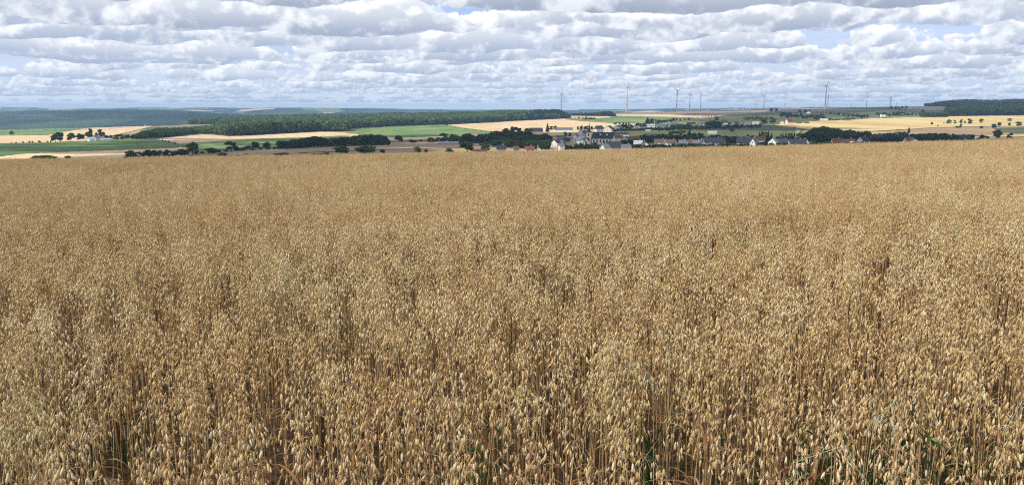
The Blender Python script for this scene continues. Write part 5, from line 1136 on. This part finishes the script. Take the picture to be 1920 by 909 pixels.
def oat(r, t, x, y, lod, mats=(0, 1, 2), spik=None, H=None):
    """one plant into t; material slots husk, straw, leaf"""
    H = H or float(np.clip(r.normal(.92, .11 if lod == 2 else .085), .66, 1.10)); ln = r.normal(0, .045, 2); nod = r.uniform(0, 6.28); nd = r.uniform(.0, .05)
    base = np.array((x, y, 0.0)); tb = r.uniform(0, 1)
    def ax(f):
        f = np.asarray(f)[..., None]
        k = np.clip((f-.8)/.2, 0, 1)**2
        return base+np.concatenate((f*f*ln[0]+k*nd*math.cos(nod), f*f*ln[1]+k*nd*math.sin(nod), f*H-k*nd*.35), -1)
    fs = {0: (0, .35, .72, .86, 1.0), 1: (.25, .75, 1.0), 2: (.55, 1.0)}[lod]
    w = {0: (.0031, .0028, .0020, .0009, .0004), 1: (.0026, .0018, .0006), 2: (.0035, .0015)}[lod]
    t.tube([ax(f) for f in fs], list(w), 3, mats[1], tb*.8, cap=False)
    n = {0: 25, 1: 21, 2: 14}[lod]; n = int(n*r.uniform(.75, 1.2))
    PL = r.uniform(.17, .24)/H
    a = r.uniform(0, 1, n)**.85; lvl = np.round(a*5)/5*.85+a*.15
    f = 1-PL*lvl; P = ax(f)
    rad = (.010+.042*np.sin(np.clip(lvl*.9+.12, 0, 1)*math.pi)*r.uniform(.3, 1.15, n)); az = r.uniform(0, 6.28, n)
    Q = P+np.stack((np.cos(az)*rad, np.sin(az)*rad, -.004-rad*r.uniform(-.2, .8, n)), 1)
    L_ = r.uniform(.017, .030, n)*(1.0, 1.08, 1.4)[lod]
    A = rots(az+r.normal(0, .6, n), r.normal(.0, .22, n), r.normal(-.16, .18, n))*L_[:, None, None]
    tint = np.clip(tb*.5+r.uniform(-.05, .55, n), 0, 1)
    if spik is not None: spik.append((Q, az, L_, r))
    else:
        V, F = {0: (VG, FG), 1: (V1, F1), 2: (V2, F2)}[lod]
        wd = r.uniform(.85, 1.4, n); A = A*np.array((1, 1, 1))[None, None]; A[:, :, 0] *= wd[:, None]; A[:, :, 1] *= wd[:, None]
        t.many(V, F, A, Q, mats[0], tint)
    if lod == 0:                                                # thin branches
        m = .5*(P+Q)+np.array((0, 0, .007)); wv = np.stack((-np.sin(az), np.cos(az), 0*az), 1)*.00055
        V = np.stack((P-wv, P+wv, m-wv, m+wv, Q-wv*.6, Q+wv*.6), 1).reshape(-1, 3); b = np.arange(n)[:, None]*6
        t.add(V, np.concatenate([b+np.array(q) for q in ((0, 1, 3), (0, 3, 2), (2, 3, 5), (2, 5, 4))]), mats[1], .6)
    return H, ax
def leaf_strip(r, t, base, az, L, w, mat_, tint, droop=1.0, n=7, sag=.9):
    d = np.array((math.cos(az), math.sin(az), 0)); sd = np.array((-d[1], d[0], 0)); V = []; p = np.array(base, float); e = r.uniform(.9, 1.3)
    for i in range(n):
        f = i/(n-1); ww = w*(1-f**2)*.5+.0004; tw = r.normal(0, .25)
        s_ = sd*math.cos(tw)+np.array((0, 0, 1))*math.sin(tw); V += [p-s_*ww, p+s_*ww]
        p = p+(d*math.cos(e)+np.array((0, 0, 1))*math.sin(e))*L/(n-1); e -= droop*r.uniform(.25, .62)
    t.add(V, [q for i in range(n-1) for q in ((2*i, 2*i+1, 2*i+3), (2*i, 2*i+3, 2*i+2))], mat_, tint)
def patch(seed, side, dens, lod):
    r = np.random.default_rng(seed); t = Tri(); n = int(side*side*dens)
    ph = r.uniform(0, 6.28, 4)
    for i in range(n):
        x, y = r.uniform(-side/2, side/2, 2)
        if math.sin(x*17+ph[0]+2*math.sin(y*9+ph[1]))*math.sin(y*13+ph[2]+x*6) > .22 and r.random() < .9: continue
        H, ax = oat(r, t, x, y, lod)
        if lod == 0:
            for _ in range(r.integers(0, 3)):
                f = r.uniform(.12, .60); leaf_strip(r, t, ax(f), r.uniform(0, 6.28), r.uniform(.12, .26), r.uniform(.006, .012), 2, r.uniform(0, 1), droop=r.uniform(.7, 1.2), n=5)
        elif lod == 1 and r.random() < .5:
            leaf_strip(r, t, ax(r.uniform(.3, .7)), r.uniform(0, 6.28), .2, .01, 2, r.uniform(0, 1), n=4)
    return t.mesh('oat_patch', [M['husk'], M['straw'], M['dryleaf']], lod == 0)
P0 = [patch(600+i, .55, 112, 0) for i in range(6)]
P1 = [patch(620+i, .8, 135, 1) for i in range(6)]
P2 = [patch(640+i, 1.6, 150, 2) for i in range(5)]
def lay(seed, y0, y1, side, nsrc, off, half=.92, marg=4.0):
    r = np.random.default_rng(seed); out = []
    for y in np.arange(y0+side/2, y1, side):
        W_ = half*y+marg; x = np.arange(-W_, W_, side)+r.uniform(-.5, .5)*side
        out.append(np.stack((x, np.full(len(x), y)), 1)+r.uniform(-.12, .12, (len(x), 2))*side)
    P = np.concatenate(out); n = len(P)
    return P, np.stack((0*P[:, 0], 0*P[:, 0], r.integers(0, 4, n)*math.pi/2+r.normal(0, .12, n)), 1), r.integers(0, nsrc, n)+off, r.uniform(*( (.94, 1.05) if side < 1 else (.90, 1.08)), n)
parts = [lay(1, 2.85, 8.5, .55, 6, 0), lay(2, 8.5, 24, .8, 6, 6), lay(3, 24, 88, 1.6, 5, 12)]
P = np.concatenate([p[0] for p in parts]); RT = np.concatenate([p[1] for p in parts]); IX = np.concatenate([p[2] for p in parts]); SC = np.concatenate([p[3] for p in parts])
hz = 1+.035*np.sin(P[:, 0]*.9+1.3*np.sin(P[:, 1]*.5))*np.sin(P[:, 1]*.7)+.02*np.sin(P[:, 0]*.23+P[:, 1]*.11)
Z = ground_z(P[:, 0], P[:, 1])
scatter('oat_field', np.stack((P[:, 0], P[:, 1], Z), 1), RT, np.stack((np.ones(len(P))*1.06, np.ones(len(P))*1.06, SC*hz), 1), IX, P0+P1+P2, 'ripe golden oat field filling the foreground up to the crest')
# the 300 plants nearest the camera, each a plant of its own
HUSK = []
for i in range(6):
    r = np.random.default_rng(700+i); t = Tri(); t.add(VG*np.array((r.uniform(.9, 1.35), 1.2, 1)), FG, 0, (i+.5)/6); HUSK.append(t.mesh('spikelet', M['husk'], True))
LEAF = []
for i in range(5):
    r = np.random.default_rng(720+i); t = Tri(); leaf_strip(r, t, (0, 0, 0), 0, r.uniform(.16, .30), r.uniform(.007, .012), 0, r.uniform(0, 1), droop=r.uniform(.7, 1.2)); LEAF.append(t.mesh('leaf', M['dryleaf']))
PROTO = []
for i in range(7):
    r = np.random.default_rng(740+i); t = Tri(); sp = []; H_, ax = oat(r, t, 0, 0, 0, (0, 0, 0), sp)
    Q, az, L_, _ = sp[0]; Q, az, L_ = Q[:24], az[:24], L_[:24]
    PROTO.append((t.mesh('stem', M['straw']), Q, az, L_, ax))
fr = np.random.default_rng(77)
ys = np.sort(fr.uniform(1.80, 2.95, 300))
OAT_G = 'oat plants along the near edge of the field'
for i in range(300):
    y = float(ys[i]); x = float(fr.uniform(-1, 1)*(.70*y+.35)); k = fr.uniform(.93, 1.06)
    me_, Q, az, L_, ax = PROTO[i % 7]
    e = empty('oat_plant', (x, y, float(ground_z(x, y))), fr.uniform(0, 6.28)); e.scale = (1, 1, k)
    tag(e, 'ripe golden oat plant in the front rows nearest the camera', 'oat plant', OAT_G)
    stem = link('stem', me_, e)
    for j in range(len(Q)):
        link('spikelet', HUSK[int(fr.integers(6))], stem, tuple(Q[j]), (fr.normal(0, .2), fr.normal(-.14, .16), az[j]+fr.normal(0, .5)), (L_[j],)*3)
    for j in range(int(fr.integers(2, 4))):
        link('leaf', LEAF[int(fr.integers(5))], e, tuple(ax(fr.uniform(.15, .68))), (0, 0, fr.uniform(0, 6.28)))
# green weeds in the gaps
def weed_leaf(seed):
    t = Tri(); V = []; r = np.random.default_rng(seed)
    pts = [(0, .0), (.18, .42), (.42, .50), (.72, .28), (1, 0)]
    for f, w in pts: V += [(f, -w*.5, .10*math.sin(f*3)-.0), (f, 0, .10*math.sin(f*3)-.06*(1-f)), (f, w*.5, .10*math.sin(f*3))]
    t.add(V, [q for i in range(4) for j in range(2) for q in ((i*3+j, i*3+j+1, i*3+j+4), (i*3+j, i*3+j+4, i*3+j+3))], 0, r.uniform(.2, .8)); return t.mesh('leaf', M['weed'], True)
WL = [weed_leaf(i) for i in range(3)]
def canopy(px, row, drop=0.0):
    """point on the oat canopy under a photo pixel"""
    u = (px-CX)/FPX; yy = np.linspace(1.2, 70, 4000); tt = float(row_t(row)); X = u*(CT-tt*ST)*yy
    g = (-A0*yy+CXS*X-BB*yy*yy+.93-drop-EYE)/yy; k = int(np.argmax(g >= tt)); return float(X[k]), float(yy[k])
for px, row, h, n, lab in [
 (893, 770, .86, 22, 'dark green bindweed climbing the oats in the middle foreground'), (882, 850, .72, 16, 'low green bindweed below the middle one at the front'),
 (1530, 750, .84, 16, 'green weed leftmost of the lower right corner'), (1581, 800, .80, 24, 'leafy green weed beside a brown bent oat leaf'),
 (1728, 775, .86, 30, 'bushiest dark green weed in the lower right corner'), (1700, 860, .72, 26, 'wide green weed just above the lower right frame edge'),
 (1745, 745, .86, 18, 'green weed tip between oat heads in the lower right'), (1570, 860, .66, 18, 'small green weed at the lower edge left of the wide one'),
 (360, 700, .80, 12, 'faint green weed low between oats at the left'), (150, 640, .82, 10, 'small green weed hidden at the far left of the oats'),
 (1660, 720, .84, 14, 'green weed shoot above the bushiest one at the right'), (1855, 800, .78, 14, 'rightmost green weed near the frame edge'),
]:
    x, y = canopy(px, row, .93-h); n = int(n*1.2); h -= .03
    e = empty('weed', (x, y, float(ground_z(x, y)))); tag(e, lab, 'weed')
    r = np.random.default_rng(int(px)); t = Tri(); ln = r.normal(0, .05, 2)
    t.tube([(0, 0, 0), (ln[0]*.4, ln[1]*.4, h*.5), (ln[0], ln[1], h)], [.003, .0025, .001], 4, 0, .3); link('stem', t.mesh('stem', M['weed']), e)
    for j in range(n):
        f = r.uniform(.25, 1)**.8; s_ = r.uniform(.022, .042); a = r.uniform(0, 6.28); q = r.uniform(0, .05)
        link('leaf', WL[j % 3], e, (ln[0]*f+math.cos(a)*q, ln[1]*f+math.sin(a)*q, h*f), (r.normal(0, .4), r.uniform(.1, .9), a), (s_,)*3)
ug = []
for i in range(3):
    r = np.random.default_rng(860+i); t = Tri()
    for j in range(26):
        f = r.uniform(.15, 1); a = r.uniform(0, 6.28); q = r.uniform(0, .07)
        if j % 2: leaf_strip(r, t, (math.cos(a)*q, math.sin(a)*q, f*.25), a, r.uniform(.15, .3), r.uniform(.004, .008), 0, r.uniform(.2, .9), droop=.5, n=5)
        else:
            s_ = r.uniform(.015, .034); me = WL[j % 3]; co = np.array([v.co[:] for v in me.vertices]); fc = np.array([p.vertices[:] for p in me.polygons])
            t.many(co, fc, rots([a], [r.uniform(.1, .8)])*s_, [(math.cos(a)*q, math.sin(a)*q, f*.5)], 0, np.array([r.uniform(.2, .8)]))
    ug.append(t.mesh('undergrowth', M['weed']))
r = np.random.default_rng(870); P_ = []
for px0, px1, r0, r1, k in ((1470, 1940, 700, 905, 85), (850, 920, 760, 905, 9), (100, 620, 620, 900, 10), (1150, 1450, 680, 900, 14)):
    for _ in range(k): P_.append(canopy(r.uniform(px0, px1), r.uniform(r0, r1), r.uniform(.1, .45)))
P_ = np.array(P_); n = len(P_); s_ = r.uniform(.8, 1.35, n)
scatter('undergrowth', np.stack((P_[:, 0], P_[:, 1], ground_z(P_[:, 0], P_[:, 1])), 1), np.stack((0*s_, 0*s_, r.uniform(0, 6.28, n)), 1), np.stack((s_, s_, s_), 1), r.integers(0, 3, n), ug, 'low green undergrowth between the oat stems')
# pale wild grasses standing over the oats
for px, row, arch, lab in [(1240, 690, .6, 'pale wild grass head arching over the oats in the middle'), (1262, 640, .3, 'thin upright pale grass behind the arching head'),
 (1668, 868, .9, 'pale branching grass head at the lower right edge'), (1875, 775, .5, 'grey green loose grass head near the right frame edge'),
 (1618, 770, .7, 'slender pale grass leaning right over green weeds'), (1700, 800, .35, 'long straight grass stalk among the green weeds'),
 (60, 830, .6, 'pale grass head in the lower left corner')]:
    x, y = canopy(px, row, -.05); e = empty('wild_grass', (x, y, float(ground_z(x, y)))); tag(e, lab, 'grass plant')
    r = np.random.default_rng(int(px)+5); az = r.uniform(-.8, .8)+(0 if r.random() < .5 else math.pi); d = np.array((math.cos(az), math.sin(az)*.4))
    H_ = 1.02; pts = [(0, 0, 0), (.02*d[0], 0, .6), (d[0]*arch*.06, d[1]*.05, H_*.9), (d[0]*arch*.16, d[1]*.1, H_), (d[0]*arch*.30, d[1]*.2, H_-.02*arch*3)]
    t = Tri(); t.tube(pts, [.0016, .0014, .0011, .0008, .0005], 4, 0, .5); link('stem', t.mesh('stem', M['palegrass']), e)
    t = Tri(); K = 46; f = r.uniform(0, 1, K); p3, p4, p2 = np.array(pts[3]), np.array(pts[4]), np.array(pts[2])
    Q = np.where(f[:, None] < .5, p2+(p3-p2)*f[:, None]*2, p3+(p4-p3)*(f[:, None]-.5)*2)+r.normal(0, .009, (K, 3))
    t.many(V0, F0, rots(r.uniform(0, 6.28, K), r.normal(0, .5, K), r.normal(.3, .5, K))*(r.uniform(.013, .02, K)*np.ones(K))[:, None, None]*np.array((.5, .5, 1)), Q, 0, r.uniform(.4, 1, K))
    link('head', t.mesh('head', M['palegrass'], True), e)
# ---------------------------------------------------------------- haze
def hazemat(N, s, o):
    v = N.n('ShaderNodeVolumePrincipled'); v.inputs['Color'].default_value = (.46, .70, 1.0, 1); v.inputs['Density'].default_value = 7.4e-5; v.inputs['Anisotropy'].default_value = .1
    N.put(o.inputs['Volume'], v.outputs[0])
m_ = mat('haze', hazemat)
t = Tri(); t.box((0, 9500, 25), (72000, 27000, 320)); tag(link('haze', t.mesh('haze', m_)), kind='stuff')
